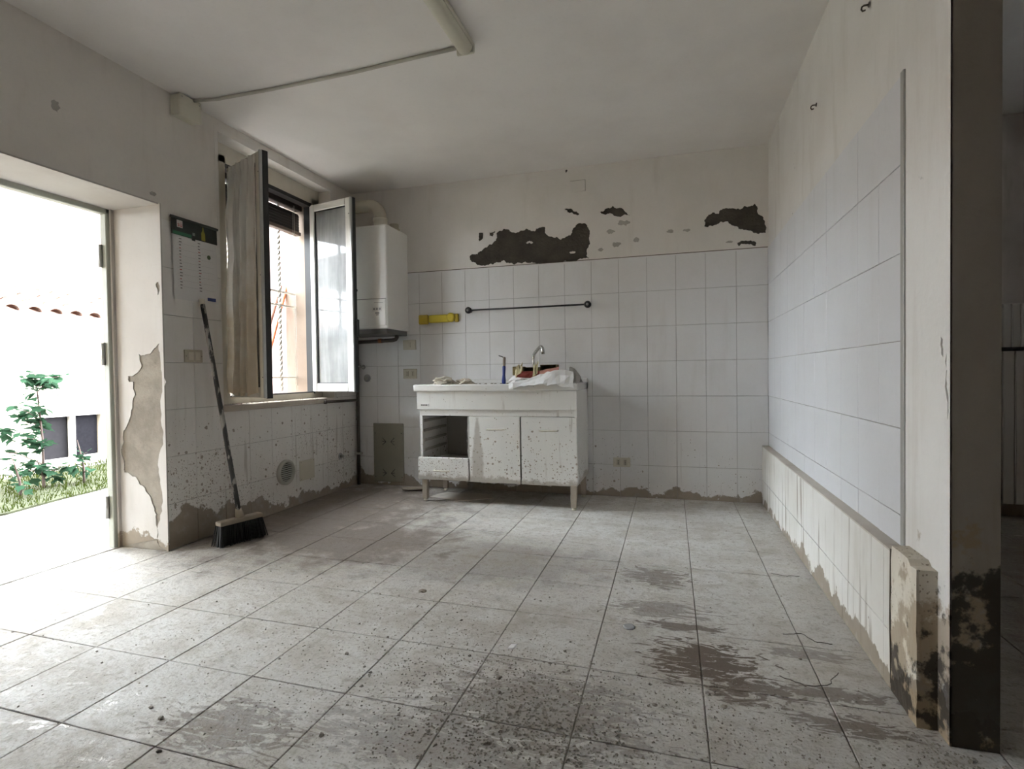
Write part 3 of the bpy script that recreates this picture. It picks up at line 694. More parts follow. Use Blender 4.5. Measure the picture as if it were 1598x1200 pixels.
# ================================================================ THINGS IN THE ROOM
# ---- sink unit
CX0, CX1, CY0, CY1 = -1.742, -.594, 3.517, 3.985
su = thing('sink_cabinet', ((CX0 + CX1) / 2, CY0, 0), 'mud-splashed white sink cabinet on legs with one drawer missing', 'cabinet')
XD1, XD2 = -1.357, -.981
def part(n, m, *a, bev=.0015, par=None): return mk(n, B().box(*a, bev), m, par or su)
part('side_panel', M_cab, CX0 + .012, CX0 + .03, CY0 + .02, CY1, .165, .80)
part('side_panel', M_cab, CX1 - .018, CX1, CY0 + .004, CY1, .165, .80)
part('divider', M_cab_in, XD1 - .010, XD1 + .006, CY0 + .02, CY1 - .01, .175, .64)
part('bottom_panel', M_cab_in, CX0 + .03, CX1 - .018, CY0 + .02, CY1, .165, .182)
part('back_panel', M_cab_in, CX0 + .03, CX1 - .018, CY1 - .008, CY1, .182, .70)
part('fascia', M_cab, CX0, CX1, CY0 - .002, CY0 + .016, .662, .79)
part('front_rail', M_cab, CX0 + .016, CX1 - .002, CY0 + .010, CY0 + .026, .617, .662)
def handle(par, x0, x1, z):
    mk('handle', B().tube([(x0, CY0 - .002, z), (x0, CY0 - .024, z), (x0 + .012, CY0 - .030, z), (x1 - .012, CY0 - .030, z - .001), (x1, CY0 - .024, z - .001), (x1, CY0 - .002, z - .001)], .0048, 8), M_ivory, par)
d1 = part('door', M_cab, XD1 + .008, XD2 - .004, CY0, CY0 + .018, .158, .615, bev=.003); handle(d1, -1.215, -1.095, .528)
d2 = part('door', M_cab, XD2 + .006, CX1 - .003, CY0, CY0 + .018, .158, .613, bev=.003); handle(d2, -.845, -.725, .526)
d3 = part('drawer_front', M_cab, CX0, XD1 - .002, CY0 - .003, CY0 + .016, .162, .322, bev=.003); handle(d3, -1.615, -1.50, .232)
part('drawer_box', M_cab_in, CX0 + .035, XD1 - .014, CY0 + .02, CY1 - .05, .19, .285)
for z in (.36, .43, .50, .57):
    part('runner', M_cab_in, CX0 + .03, CX0 + .043, CY0 + .03, CY1 - .05, z, z + .018); part('runner', M_cab_in, XD1 - .022, XD1 - .010, CY0 + .03, CY1 - .05, z, z + .018)
for i, (x, y) in enumerate([(-1.705, CY0 + .035), (-.622, CY0 + .01), (-1.705, CY1 - .07), (-.622, CY1 - .06)]):
    lg = mk('leg', B().box(x - .02, x + .02, y - .014, y + .02, .018, .166, .004), M_leg, su)
    mk('foot', B().disc((x, y + .003, 0), (0, 0, 1), [(0, .015), (.004, .017), (.020, .012)], 14), M_ivory, lg)
bd = mk('badge', B().box(CX0 + .028, CX0 + .094, CY0 - .0045, CY0 - .002, .684, .703), M_cab, su)
bk = B(); xx = CX0 + .032
for w in (.008, .005, .008, .005, .006, .009):
    bk.box(xx, xx + w, CY0 - .0052, CY0 - .0044, .689, .6975); xx += w + .0018
bk.box(CX0 + .090, CX0 + .093, CY0 - .0052, CY0 - .0044, .685, .702)
mk('badge_print', bk, M_black, bd)

sk = thing('kitchen_sink', ((CX0 + CX1) / 2, CY0, .79), 'dirty white ceramic sink top with drainer, tap at the back', 'sink')
b = B(); X0, X1_, Y0, Y1, Z0, Z1 = CX0 - .022, CX1 + .003, CY0 - .016, CY1 + .008, .789, .838
b.box(X0, X1_, Y0, Y0 + .045, Z0, Z1, .008, 2).box(X0, X0 + .05, Y0 + .04, Y1, Z0, Z1, .004).box(X1_ - .05, X1_, Y0 + .04, Y1, Z0, Z1, .004).box(X0, X1_, Y1 - .09, Y1, Z0, Z1, .004).box(-1.16, X1_ - .03, Y0 + .03, Y1 - .05, Z0, Z1 - .008, .004)
mk('rim', b, M_sink, sk)
b = B(); xb0, xb1, yb0, yb1 = X0 + .05, -1.16, Y0 + .045, Y1 - .09
for q in [((xb0, yb0), (xb1, yb0)), ((xb1, yb0), (xb1, yb1)), ((xb1, yb1), (xb0, yb1)), ((xb0, yb1), (xb0, yb0))]:
    (a0, c0), (a1, c1) = q; k = .03; mx, my = (xb0 + xb1) / 2, (yb0 + yb1) / 2
    f = lambda a, c: (a + (mx - a) * .12, c + (my - c) * .12, .67)
    b.poly([(a0, c0, .83), (a1, c1, .83), f(a1, c1), f(a0, c0)])
b.poly([f(xb0, yb0), f(xb1, yb0), f(xb1, yb1), f(xb0, yb1)])
mk('basin', b, M_sink, sk)
mk('upstand', B().box(X0 + .06, X1_, Y1 - .022, Y1, Z1 - .004, .866, .004), M_sink, sk)
for i in range(7): mk('drainer_rib', B().box(-1.10 + i * .07, -1.078 + i * .07, Y0 + .08, Y1 - .12, .828, .836, .003), M_sink, sk)
fp = [(-.978, 3.90, .836), (-.978, 3.90, 1.0), (-.977, 3.90, 1.03), (-.972, 3.895, 1.047), (-.958, 3.88, 1.062), (-.93, 3.85, 1.085), (-.912, 3.832, 1.097), (-.898, 3.818, 1.098), (-.888, 3.808, 1.088), (-.884, 3.802, 1.07), (-.882, 3.80, 1.045)]
fc = mk('spout', B().tube(fp, [.0115] * 2 + [.012] * 7 + [.0125, .0135], 12), M_chrome, sk)
mk('tap_body', B().disc((-.978, 3.90, .834), (0, 0, 1), [(0, .026), (.01, .026), (.014, .02), (.05, .02), (.06, .013)], 18), M_chrome, sk)
for s in (-1, 1): mk('tap_knob', B().disc((-.978 + s * .02, 3.90, .872), (s, 0, 0), [(0, .008), (.03, .008), (.032, .019), (.055, .017), (.058, .004)], 14), M_chrome, sk)

def lump(name, c, rx, ry, rz, mat, seed, sub=3, amp=.35, flat=True):
    t = bmesh.new(); bmesh.ops.create_icosphere(t, subdivisions=sub, radius=1)
    for v in t.verts:
        p = v.co.copy(); n = 1 + amp * noise.noise(p * 1.7 + Vector((seed, 0, 0))) + amp * .5 * noise.noise(p * 4.1 + Vector((0, seed, 0)))
        z = p.z * n * rz
        if flat: z = max(z, -.55 * rz)
        v.co = Vector((c[0] + p.x * n * rx, c[1] + p.y * n * ry, c[2] + z + (.55 * rz if flat else 0)))
    return mk(name, B().add(t), mat)
tag(lump('plaster_rubble', (-1.56, 3.56, .836), .082, .04, .034, M_rubble, 3.1, 3, .55), 'large lump of broken pale plaster on the sink edge', 'rubble', 'rubble on the sink')
tag(lump('plaster_rubble', (-1.40, 3.575, .836), .062, .033, .026, M_rubble, 5.7, 3, .6), 'flatter brownish lump of rubble beside the pale plaster on the sink', 'rubble', 'rubble on the sink')
for i in range(7):
    tag(lump('rubble_crumb', (-1.31 + i * .036 + random.uniform(-.01, .01), 3.54 + random.uniform(0, .05), .836), .011, .010, .006, M_crumb, i + .3, 1), 'small dark crumb on the sink edge left of the blue brush', 'crumb', 'crumbs along the sink edge')

# blue handled brush standing on the sink
br = thing('paint_brush', (-1.118, 3.60, .833), 'slim blue-handled tool standing upright beside the crumpled paper', 'brush')
mk('handle', B().tube([(-1.118, 3.60, .833), (-1.118, 3.60, .86), (-1.117, 3.60, .90), (-1.115, 3.60, .955), (-1.114, 3.60, .962)], [.014, .0145, .010, .012, .009], 12), M_blue, br)
mk('shaft', B().tube([(-1.114, 3.60, .958), (-1.112, 3.60, 1.018), (-1.112, 3.60, 1.024)], [.009, .0095, .006], 10), M_wood, br)
mk('bent_wire', B().tube([(-1.110, 3.60, 1.015), (-1.128, 3.60, 1.026), (-1.152, 3.598, 1.034)], .0035, 6), M_rail, br)

# crumpled paper, torn packaging
def crumple(u, v, k): return Vector((noise.noise(Vector((u * 5 * k, v * 5, 1.3))), noise.noise(Vector((u * 5 * k, v * 5, 7.7))), noise.noise(Vector((u * 6 * k, v * 6, 4.1)))))
pb = B()
def paperf(u, v):
    x = -1.045 + u * .43
    top = .862 + .076 * max(0, min(1, (u - .25) / .5)) ** 1.1 * (1 if u < .82 else 1 - (u - .82) * .9)
    if v < .45: t = v / .45; y = 3.482 + .05 * t; z = .805 + .028 * math.sin(u * 3) + (top - .815) * t ** 1.2
    else: t = (v - .45) / .55; y = 3.532 + .17 * t; z = top + (.848 - top) * t ** .8
    c = crumple(u, v, 1.5)
    return Vector((x + c.x * .018, y + c.y * .016, max(z + c.z * .016, .842 if y > 3.50 else .78)))
pb.sheet(paperf, 15, 10, False, .0012)
pp = mk('crumpled_paper', pb, M_paper); tag(pp, 'large crumpled white paper sheet on the sink below the tap', 'paper')
fb = B()
def flapf(u, v):
    c = crumple(u + 3, v, 1)
    return Vector((-1.075 + u * .20 + .02 * v + c.x * .010, 3.545 + v * .10, .852 + .055 * v * (1 - u * .3) + .018 * math.sin(u * 3.1) + c.z * .008))
fb.sheet(flapf, 8, 6, False, .0012); mk('folded_flap', fb, M_paper, pp)
gb = B()
def greyf(u, v):
    c = crumple(u + 9, v, 1); h = math.sin(v * math.pi)
    return Vector((-.648 + .072 * u + c.x * .006, 3.515 + v * .13, .843 + (.105 - .07 * u ** 2) * h + c.z * .006))
gb.sheet(greyf, 6, 8, False, .0012); mk('grey_corner', gb, M_paper_grey, pp)
tp = thing('torn_packaging', (-.93, 3.66, .85), 'torn olive cardboard packaging with red lining lying on the paper', 'packaging')
def obox(x0, x1, y0, y1, z0, z1):   # carton torn open at the front
    b = B(); t = .003
    b.box(x0, x1, y0, y1, z0, z0 + t).box(x0, x1, y0, y1, z1 - t, z1).box(x0, x0 + t, y0, y1, z0, z1).box(x1 - t, x1, y0, y1, z0, z1).box(x0, x1, y1 - t, y1, z0, z1)
    return b
mk('carton', B().box(-1.060, -.985, 3.62, 3.70, .882, .955, .003), plain('pale_olive_card', (.36, .30, .13), .7, var=.4, sc=40), tp)
mk('carton', obox(-.985, -.872, 3.64, 3.74, .905, .950), M_olive, tp)
mk('carton', obox(-.862, -.752, 3.62, 3.72, .915, .966), M_olive, tp)
rb = B(); rb.sheet(lambda u, v: Vector((-1.015 + u * .19, 3.556 + v * .07, .888 + .034 * v - .014 * math.sin(u * 3.14) * (1 - v))) + crumple(u + 5, v, 1) * .009, 9, 4, False, .0012); mk('red_lining', rb, M_red, tp)
rb = B(); rb.sheet(lambda u, v: Vector((-.86 + u * .13, 3.57 + v * .06, .895 + .032 * v + .022 * u)) + crumple(u + 2, v, 1) * .007, 6, 3, False, .0012); mk('pink_lining', rb, M_pink, tp)
for k, (x0, x1, za, zb) in enumerate([(-1.02, -.975, .885, .958), (-1.02, -.90, .868, .888), (-.905, -.865, .880, .972), (-.92, -.80, .868, .890)]):
    t = B(); t.sheet(lambda u, v: Vector((x0 + (x1 - x0) * u, 3.552 + .02 * v + .01 * k, za + (zb - za) * (v * (.55 + .45 * abs(math.sin(u * 9 + k * 2)))) + (.03 * u if k != 1 else 0))) + crumple(u + k * 2, v, 1) * .010, 9, 3, False, .0016)
    mk('torn_edge', t, M_card, tp)

# ---- wall boiler
bo = thing('wall_boiler', (-2.27, D, 1.27), 'white wall-hung gas boiler in the corner beside the window', 'boiler')
bx0, bx1, by0 = -2.50, -2.041, 3.655
mk('casing', B().box(bx0, bx1, by0, D, 1.262, 2.045, .012, 3), M_boiler, bo)
mk('seam', B().box(bx0 + .005, bx1 - .012, by0 - .0012, by0 + .002, 1.4855, 1.4895), M_boiler_gap, bo)
pn = mk('control_flap', B().box(bx0 + .01, bx1 - .014, by0 - .006, by0 + .004, 1.285, 1.482, .004, 2), M_boiler, bo)
mk('label', B().box(bx1 - .125, bx1 - .045, by0 - .0075, by0 - .006, 1.392, 1.427), M_cab, pn)
lb = B()
for k in range(3): lb.box(bx1 - .118 + k * .024, bx1 - .102 + k * .024, by0 - .0083, by0 - .0075, 1.402, 1.418)
lb.box(bx1 - .100, bx1 - .068, by0 - .0083, by0 - .006, 1.372, 1.386).box(bx1 - .094, bx1 - .074, by0 - .0083, by0 - .006, 1.362, 1.369).box(bx1 - .11, bx1 - .035, by0 - .0075, by0 - .006, 1.4555, 1.4585)
mk('label_print', lb, M_grey, pn)
mk('sight_hole', B().disc((bx1 - .265, by0 + .002, 1.56), (0, -1, 0), [(0, .012), (.004, .012), (.005, .008)], 14), M_hole, bo)
mk('underside', B().box(bx0 + .02, bx1 - .02, by0 + .02, D, 1.225, 1.265, .003), M_boiler_gap, bo)
def bend(c, r, a0, a1, n=8): return [(c[0] + r * math.cos(a0 + (a1 - a0) * i / n), c[1], c[2] + r * math.sin(a0 + (a1 - a0) * i / n)) for i in range(n + 1)]
mk('flue_collar', B().disc((-2.17, 3.80, 2.044), (0, 0, 1), [(0, .058), (.02, .058), (.022, .052), (.06, .052), (.062, .056), (.085, .056)], 24), M_ivory, bo)
mk('flue_pipe', B().tube([(-2.17, 3.80, 2.10)] + bend((-2.27, 3.80, 2.14), .10, 0, math.pi / 2) + [(-2.5, 3.80, 2.24)], .048, 18), M_ivory_d, bo)
mk('test_collar', B().disc((-2.085, 3.86, 2.044), (0, 0, 1), [(0, .045), (.012, .045), (.014, .036), (.05, .036), (.052, .03)], 20), M_ivory_d, bo)
mk('condense_pipe', B().tube([(-2.10, 3.90, 1.23), (-2.10, 3.90, 1.21), (-2.11, 3.90, 1.195), (-2.14, 3.90, 1.188), (-2.49, 3.93, 1.182)], .016, 10), M_pipe, bo)
mk('brass_union', B().disc((-2.24, 3.91, 1.187), (-1, 0, 0), [(0, .02), (.03, .02)], 6), plain('brass', (.30, .13, .06), .4, .7), bo)

gp = thing('gas_pipe', (-2.512, 3.972, 0), 'dark brown pipe running down the corner from boiler to floor', 'pipe')
mk('riser', B().tube([(-2.505, 3.968, 1.262), (-2.508, 3.968, .6), (-2.512, 3.968, 0)], .0135, 10), M_pipe, gp)
mk('branch', B().tube([(-2.51, 3.965, .705), (-2.512, 3.75, .709), (-2.512, 3.535, .713)], .0115, 10), M_pipe, gp)
mk('branch_cap', B().disc((-2.512, 3.545, .713), (0, -1, 0), [(0, .015), (.022, .015), (.026, .010)], 10), M_pipe, gp)
for z in (.26, .985): mk('clip', B().box(-2.535, -2.488, 3.945, D, z - .008, z + .008, .002), M_trim, gp)

# ---- plates, sockets and fittings on the walls
def plate_back(name, x0, x1, z0, z1, label, cat, mat, kind, grp=None):
    t = thing(name, ((x0 + x1) / 2, D, z0), label, cat, grp)
    mk('cover', B().box(x0, x1, D - .009, D + .001, z0, z1, .003, 2), mat, t)
    w = x1 - x0; h = z1 - z0; cx = (x0 + x1) / 2; cz = (z0 + z1) / 2
    if kind == 'switch':
        mk('rocker', B().box(cx - .011, cx + .012, D - .013, D - .008, cz - .02, cz + .02, .002), M_ivory, t)
    if kind == 'socket':
        for s in (-1, 1):
            q = mk('outlet', B().box(cx + s * w * .2 - .013, cx + s * w * .2 + .013, D - .011, D - .008, cz - .022, cz + .022, .002), M_ivory_d, t)
            for dz in (-.011, 0, .011): mk('pin_hole', B().disc((cx + s * w * .2, D - .0105, cz + dz), (0, -1, 0), [(0, .0038), (.0012, .0038)], 8), M_hole, q)
    for s in (-1, 1): mk('screw', B().disc((cx + s * (w / 2 - .009), D - .008, cz), (0, -1, 0), [(0, .003), (.002, .0025)], 8), M_trim, t)
    return t
plate_back('wall_switch', -2.095, -1.981, 1.112, 1.192, 'ivory switch plate on the tiles just below the boiler', 'switch', M_ivory, 'switch')
plate_back('wall_socket', -2.097, -1.977, .878, .957, 'grimy ivory socket plate on the tiles left of the sink', 'socket', M_ivory_d, 'socket')
plate_back('wall_socket', -.412, -.289, .218, .286, 'pale twin socket low on the tiles right of the sink cabinet', 'socket', M_ivory, 'socket')
pu = thing('cover_plate', (-.65, D, 2.24), 'small painted-over cover plate high on the back wall', 'cover plate')
mk('cover', B().box(-.706, -.596, D - .004, D + .003, 2.242, 2.322, .002), M_plaster, pu); mk('edge_gap', B().box(-.601, -.5945, D - .0015, D + .003, 2.242, 2.324).box(-.706, -.5945, D - .0015, D + .003, 2.320, 2.3245), M_cement_jamb, pu)

gp2 = thing('access_panel', (-2.243, D, .03), 'olive-grey metal panel screwed low on the tiles beside the cabinet', 'panel')
mk('sheet', B().box(-2.383, -2.105, D - .009, D + .001, .028, .512, .004), M_panel, gp2)
for zc in (.36, .10):
    for s_ in (-1, 1):
        for k in (-1, 0, 1):
            mk('painted_stroke', B().tube([(-2.243 + s_ * .022, D - .0105, zc), (-2.243 + s_ * .055, D - .0105, zc + k * .030 + .004)], .0022, 4), M_hole, gp2)
for x in (-2.365, -2.123):
    for z in (.07, .43): mk('screw', B().disc((x, D - .009, z), (0, -1, 0), [(0, .004), (.002, .003)], 8), M_hole, gp2)

for (x, z, r, lab) in [(-2.436, .887, .030, 'rough grey capped pipe stub in the tiles by the corner'), (-2.468, .979, .018, 'smaller capped stub above the rough one near the corner pipe')]:
    t = thing('pipe_stub', (x, D, z - r), lab, 'pipe stub', 'capped stubs by the corner pipe')
    mk('rosette', B().disc((x, D + .001, z), (0, -1, 0), [(0, r * 1.1), (.004, r), (.006, r * .8)], 16), M_grey, t)
    mk('cap', B().disc((x, D - .004, z), (0, -1, 0), [(0, r * .55), (.022, r * .5), (.026, r * .3)], 6), M_trim, t)

tr = thing('towel_rail', (-1.045, D, 1.40), 'thin black towel rail with round end mounts on the tiles', 'towel rail')
mk('bar', B().tube([(-1.506, 3.952, 1.404), (-1.05, 3.952, 1.403), (-.583, 3.952, 1.405)], .0065, 10), M_rail, tr)
for x in (-1.508, -.581):
    q = mk('end_mount', B().disc((x, D + .001, 1.404), (0, -1, 0), [(0, .016), (.03, .014), (.036, .025), (.052, .026), (.062, .018)], 20), M_rail, tr)
    mk('cap', B().disc((x, D - .0615, 1.404), (0, -1, 0), [(0, .010), (.004, .006)], 12), M_trim, q)

yl = thing('yellow_holder', (-1.775, D, 1.31), 'yellow plastic wall holder on the tiles under the boiler side', 'holder')
mk('end_block', B().box(-1.944, -1.862, D - .03, D, 1.312, 1.388, .010, 3), M_yellow_d, yl)
mk('body', B().box(-1.858, -1.67, D - .028, D, 1.322, 1.384, .012, 3), M_yellow, yl)
mk('knob', B().disc((-1.665, D - .005, 1.358), (0, -1, 0), [(0, .036), (.026, .036), (.034, .026)], 20), M_yellow, yl)
mk('tip', B().box(-1.64, -1.602, D - .022, D, 1.32, 1.386, .010, 3), M_yellow_d, yl)

# left-wall fittings
def plate_left(name, y0, y1, z0, z1, label, cat, mat):
    t = thing(name, (XL, (y0 + y1) / 2, z0), label, cat)
    mk('cover', B().box(XL - .001, XL + .009, y0, y1, z0, z1, .003, 2), mat, t); return t
t = plate_left('light_switch', 2.323, 2.440, .993, 1.062, 'yellowed double light switch beside the window', 'switch', M_ivory_d)
for y in (2.361, 2.404): mk('rocker', B().box(XL + .008, XL + .013, y - .017, y + .017, 1.005, 1.05, .003, 2), M_ivory, t)
for y in (2.331, 2.432): mk('screw', B().disc((XL + .008, y, 1.027), (1, 0, 0), [(0, .003), (.002, .002)], 8), M_hole, t)
t = plate_left('blank_plate', 3.252, 3.412, .163, .305, 'square blank ivory cover plate low under the window', 'cover plate', M_ivory)
for y in (3.262, 3.402):
    for z in (.173, .295): mk('screw', B().disc((XL + .008, y, z), (1, 0, 0), [(0, .003), (.002, .002)], 8), M_hole, t)
vt = thing('air_vent', (XL, 3.105, .17), 'round slatted air vent low on the tiles under the window', 'vent')
mk('ring', B().disc((XL - .001, 3.105, .254), (1, 0, 0), [(0, .086), (.016, .086), (.022, .078), (.022, .066), (.006, .064)], 36, False), plain('grey_vent_plastic', (.44, .42, .37), .5), vt)
mk('dark_back', B().disc((XL - .001, 3.105, .254), (1, 0, 0), [(0, .066), (.006, .066)], 24), M_hole, vt)
for i in range(9):
    z = .254 - .054 + i * .0135; hw = math.sqrt(max(0, .066 ** 2 - (z - .254) ** 2))
    mk('louvre', B().box(XL + .009, XL + .019, 3.105 - hw, 3.105 + hw, z - .0025, z + .0035, .0008), bpy.data.materials['grey_vent_plastic'], vt)
t = thing('small_valve', (XL, 3.75, .24), 'small metal pipe outlet low on the tiles near the corner', 'valve')
mk('flange', B().disc((XL - .001, 3.75, .268), (1, 0, 0), [(0, .028), (.004, .026)], 14), M_grey, t); mk('nut', B().disc((XL + .002, 3.75, .268), (1, 0, 0), [(0, .013), (.028, .013), (.03, .008)], 6), M_trim, t)

jb = thing('junction_box', (XL, 2.345, 2.30), 'cream plastic junction box at the top of the left wall', 'junction box')
mk('body', B().box(X1, XL + .055, 2.282, 2.418, 2.305, 2.413, .004), M_lamp, jb)
mk('lid', B().box(XL + .054, XL + .064, 2.279, 2.421, 2.302, 2.416, .004), M_lamp, jb)
for y in (2.295, 2.405): mk('screw', B().disc((XL + .063, y, 2.40), (1, 0, 0), [(0, .004), (.002, .003)], 8), M_trim, jb)

# calendar
cl = thing('wall_calendar', (XL, 2.405, 1.33), 'paper wall calendar with dark green header hung beside the window', 'calendar')
cy0, cy1 = 2.262, 2.548
cx = XL + .004
def bil(u, v): return (cx + .006 + .010 * u * (1 - v), cy0 + (cy1 - cy0) * u + .004 * (1 - v), 1.330 + v * .435 - .0 * u)
sh = B().sheet(lambda u, v: Vector(bil(u, v)), 6, 8, True); mk('sheet', sh, M_cal_white, cl)
def patch(u0, u1, v0, v1, off):
    pts = [bil(u0, v0), bil(u1, v0), bil(u1, v1), bil(u0, v1)]; return [(p[0] + off, p[1], p[2]) for p in pts]
hd = B().poly(patch(-.03, 1.02, .79, 1.005, .0025)); hdr = mk('header', hd, M_cal_dark, cl)
mk('header_band', B().poly(patch(0, .42, .795, .835, .0035)), M_cal_green, hdr)
mk('header_roll', B().tube([(cx + .012, cy0 - .012, 1.764), (cx + .016, cy1 + .004, 1.762)], .008, 8), M_cal_dark, cl)
lg = mk('logo_square', B().poly(patch(.09, .215, .885, .975, .004)), M_cal_white, hdr)
def textmesh(body, size):
    c = bpy.data.curves.new('t', 'FONT'); c.body = body; c.size = size; c.align_x = 'CENTER'; c.align_y = 'CENTER'
    o = bpy.data.objects.new('t', c); COL.objects.link(o); bpy.context.view_layer.update()
    me = bpy.data.meshes.new_from_object(o.evaluated_get(bpy.context.evaluated_depsgraph_get())); bpy.data.objects.remove(o)
    t = bmesh.new(); t.from_mesh(me); return t
tb = B().add(textmesh('s\u00f9', .036)); p0 = Vector(bil(.152, .922))
for v in tb.bm.verts: v.co = Vector((p0.x + .0055, p0.y + v.co.x, p0.z + v.co.y))
mk('logo_letters', tb, M_logo_red, hdr)
def bottle(cu_, v0, s):
    pr = [(-.045, 0), (.045, 0), (.045, .09), (.018, .13), (.016, .17), (-.016, .17), (-.018, .13), (-.045, .09)]
    return B().poly([(lambda p: (p[0] + .004, p[1], p[2]))(bil(cu_ + a * s, v0 + b * s)) for a, b in pr])
mk('bottle_print', bottle(.68, .80, 1.0), M_bottle_y, hdr); mk('bottle_print', bottle(.45, .765, .9), M_cal_dark, hdr)
mk('bottle_label', B().poly(patch(.425, .48, .83, .865, .006)), M_bottle_p, hdr)
k1, k2 = B(), B()
for c0 in (.13, .55):
    for i in range(17):
        v = .745 - i * .038
        (k2 if i % 7 in (3, 6) else k1).poly(patch(c0, c0 + random.uniform(.035, .06), v, v + .012, .0015))
        k1.poly(patch(c0 - .05, c0 + .36, v - .011, v - .0098, .0012)) if i % 2 else None
mk('date_print', k1, M_ink, cl); mk('sunday_print', k2, M_inkred, cl)
mk('round_sticker', B().disc(tuple(Vector(bil(.80, .60)) + Vector((.001, 0, 0))), (1, 0, 0), [(0, .0125), (.001, .0125)], 18), M_sticker, cl)
mk('foot_strip', B().poly(patch(.64, 1.0, .012, .085, .002)), M_cal_white, cl); mk('foot_print', B().poly(patch(.72, .92, .028, .072, .003)), M_inkblue, cl)
for k in range(3): mk('nail', B().disc((XL, cy0 + .14 * k, 1.762), (1, 0, 0), [(0, .002), (.012, .002), (.013, .004)], 6), M_trim, cl) if k == 1 else None

# broom leaning on the left wall
bm_ = thing('broom', (-2.24, 2.36, 0), 'push broom with black bristles leaning against the tiled wall', 'broom')
BHX, BHY, BDIR = -2.30, 2.44, (.10, .36, 0)
a_, c_ = Vector((BHX, BHY, .13)), Vector((XL + .028, 2.425, 1.335))
st = Mt('chipped_black_paint'); nn = st.noise(30, 5, .6, st.vec(1, 1, .35)); M_stick = st.fin(st.mix(st.ss(.52, .58, nn), (.015, .015, .014), (.30, .29, .26)), .5)
mk('handle', B().tube([tuple(a_.lerp(c_, t / 6)) for t in range(7)], .0125, 10), M_stick, bm_)
mk('end_cap', B().tube([tuple(a_.lerp(c_, .985)), tuple(a_.lerp(c_, 1.008))], .0145, 10), M_ivory, bm_)
dv = Vector((-.12, -.30, 0)).normalized()
P0 = Vector((BHX, BHY, .0)); ax_d = Vector(BDIR).normalized(); sd = Vector((ax_d.y, -ax_d.x, 0))
def oriented(b, tilt=0.0):
    for v in b.bm.verts:
        u, w, z = v.co; v.co = P0 + ax_d * u + sd * (w + tilt * z) + Vector((0, 0, z))
    return b
mk('head_block', oriented(B().box(-.125, .125, -.028, .028, .108, .134, .008, 2)), M_wood, bm_)
mk('socket', oriented(B().disc((0, 0, .128), (0, -.25, .96), [(0, .024), (.03, .020), (.055, .016)], 12)), M_wood, bm_)
bb = B()
rng = random.Random(4)
for i in range(46):
    for j in range(9):
        u = -.12 + .24 * i / 45 + rng.uniform(-.003, .003); w = -.024 + .048 * j / 8 + rng.uniform(-.002, .002); f = 1.12 + .25 * (u > .1) * (u - .1) * 8
        t0 = Vector((u, w, .110)); t1 = Vector((u * f + rng.uniform(-.006, .006), w * 1.5 + rng.uniform(-.006, .006), rng.uniform(.0, .006)))
        for s in range(3):
            an = s * 2.1; o = Vector((math.cos(an), math.sin(an), 0)) * .0035
            o2 = Vector((math.cos(an + 2.1), math.sin(an + 2.1), 0)) * .0035
            bb.poly([t0 + o, t0 + o2, t1 + o2 * .8, t1 + o * .8])
mk('bristles', oriented(bb), M_bristle, bm_, recalc=False)

# ceiling lamp and its cable
lp = thing('fluorescent_batten', (-.90, 1.75, ZC), 'unlit cream fluorescent batten fixed to the ceiling', 'ceiling lamp')
def lamp_loc(b):
    for v in b.bm.verts:
        u, w, z = v.co; v.co = Vector((-.895 + w - .012 * u, 2.37 - u, ZC + z))
    return b
mk('housing', lamp_loc(B().box(.01, 1.25, -.042, .042, -.022, 0, .003)), M_lamp, lp)
dfz = B(); R = [[dfz.bm.verts.new((u, .036 * math.cos(t * math.pi / 10), -.020 - .034 * math.sin(t * math.pi / 10))) for t in range(11)] for u in (.012, 1.248)]
for t in range(10): dfz.bm.faces.new((R[0][t], R[0][t + 1], R[1][t + 1], R[1][t])).smooth = True
dfz.bm.faces.new(R[0]); dfz.bm.faces.new(R[1])
mk('diffuser', lamp_loc(dfz), M_tube, lp)
for u in (.0, 1.245): mk('end_cap', lamp_loc(B().box(u, u + .016, -.044, .044, -.050, 0, .008, 3)), M_lamp, lp)
tag(mk('surface_cable', B().tube([(XL + .06, 2.37, ZC - .012), (-2.35, 2.395, ZC - .011), (-2.0, 2.405, ZC - .009), (-1.5, 2.395, ZC - .010), (-1.2, 2.378, ZC - .009), (-.93, 2.364, ZC - .010)], .0085, 8), plain('greyed_cable', (.46, .44, .38), .6)), 'greyed cable strung across the ceiling from junction box to lamp', 'cable')

# hooks
def hook(p, n, label):
    p = Vector(p); n = Vector(n); q = thing('wall_hook', tuple(p), label, 'hook')
    mk('shank', B().tube([p - n * .002, p + n * .014, p + n * .020 + Vector((0, 0, -.004)), p + n * .022 + Vector((0, 0, -.012)), p + n * .018 + Vector((0, 0, -.018)), p + n * .010 + Vector((0, 0, -.016))], .0028, 6), M_pipe, q)
    mk('rosette', B().disc(tuple(p - n * .001), tuple(n), [(0, .009), (.003, .007)], 10), M_pipe, q)
hook((XR + .002, 2.063, 2.10), (-1, 0, 0), 'rusty hook high on the right wall, nearer the camera')
hook((XR + .002, 2.737, 2.09), (-1, 0, 0), 'rusty hook on the right wall, farther one near the tiles')
hook((-.734, D + .001, 2.405), (0, -1, 0), 'small dark hook where back wall meets ceiling')

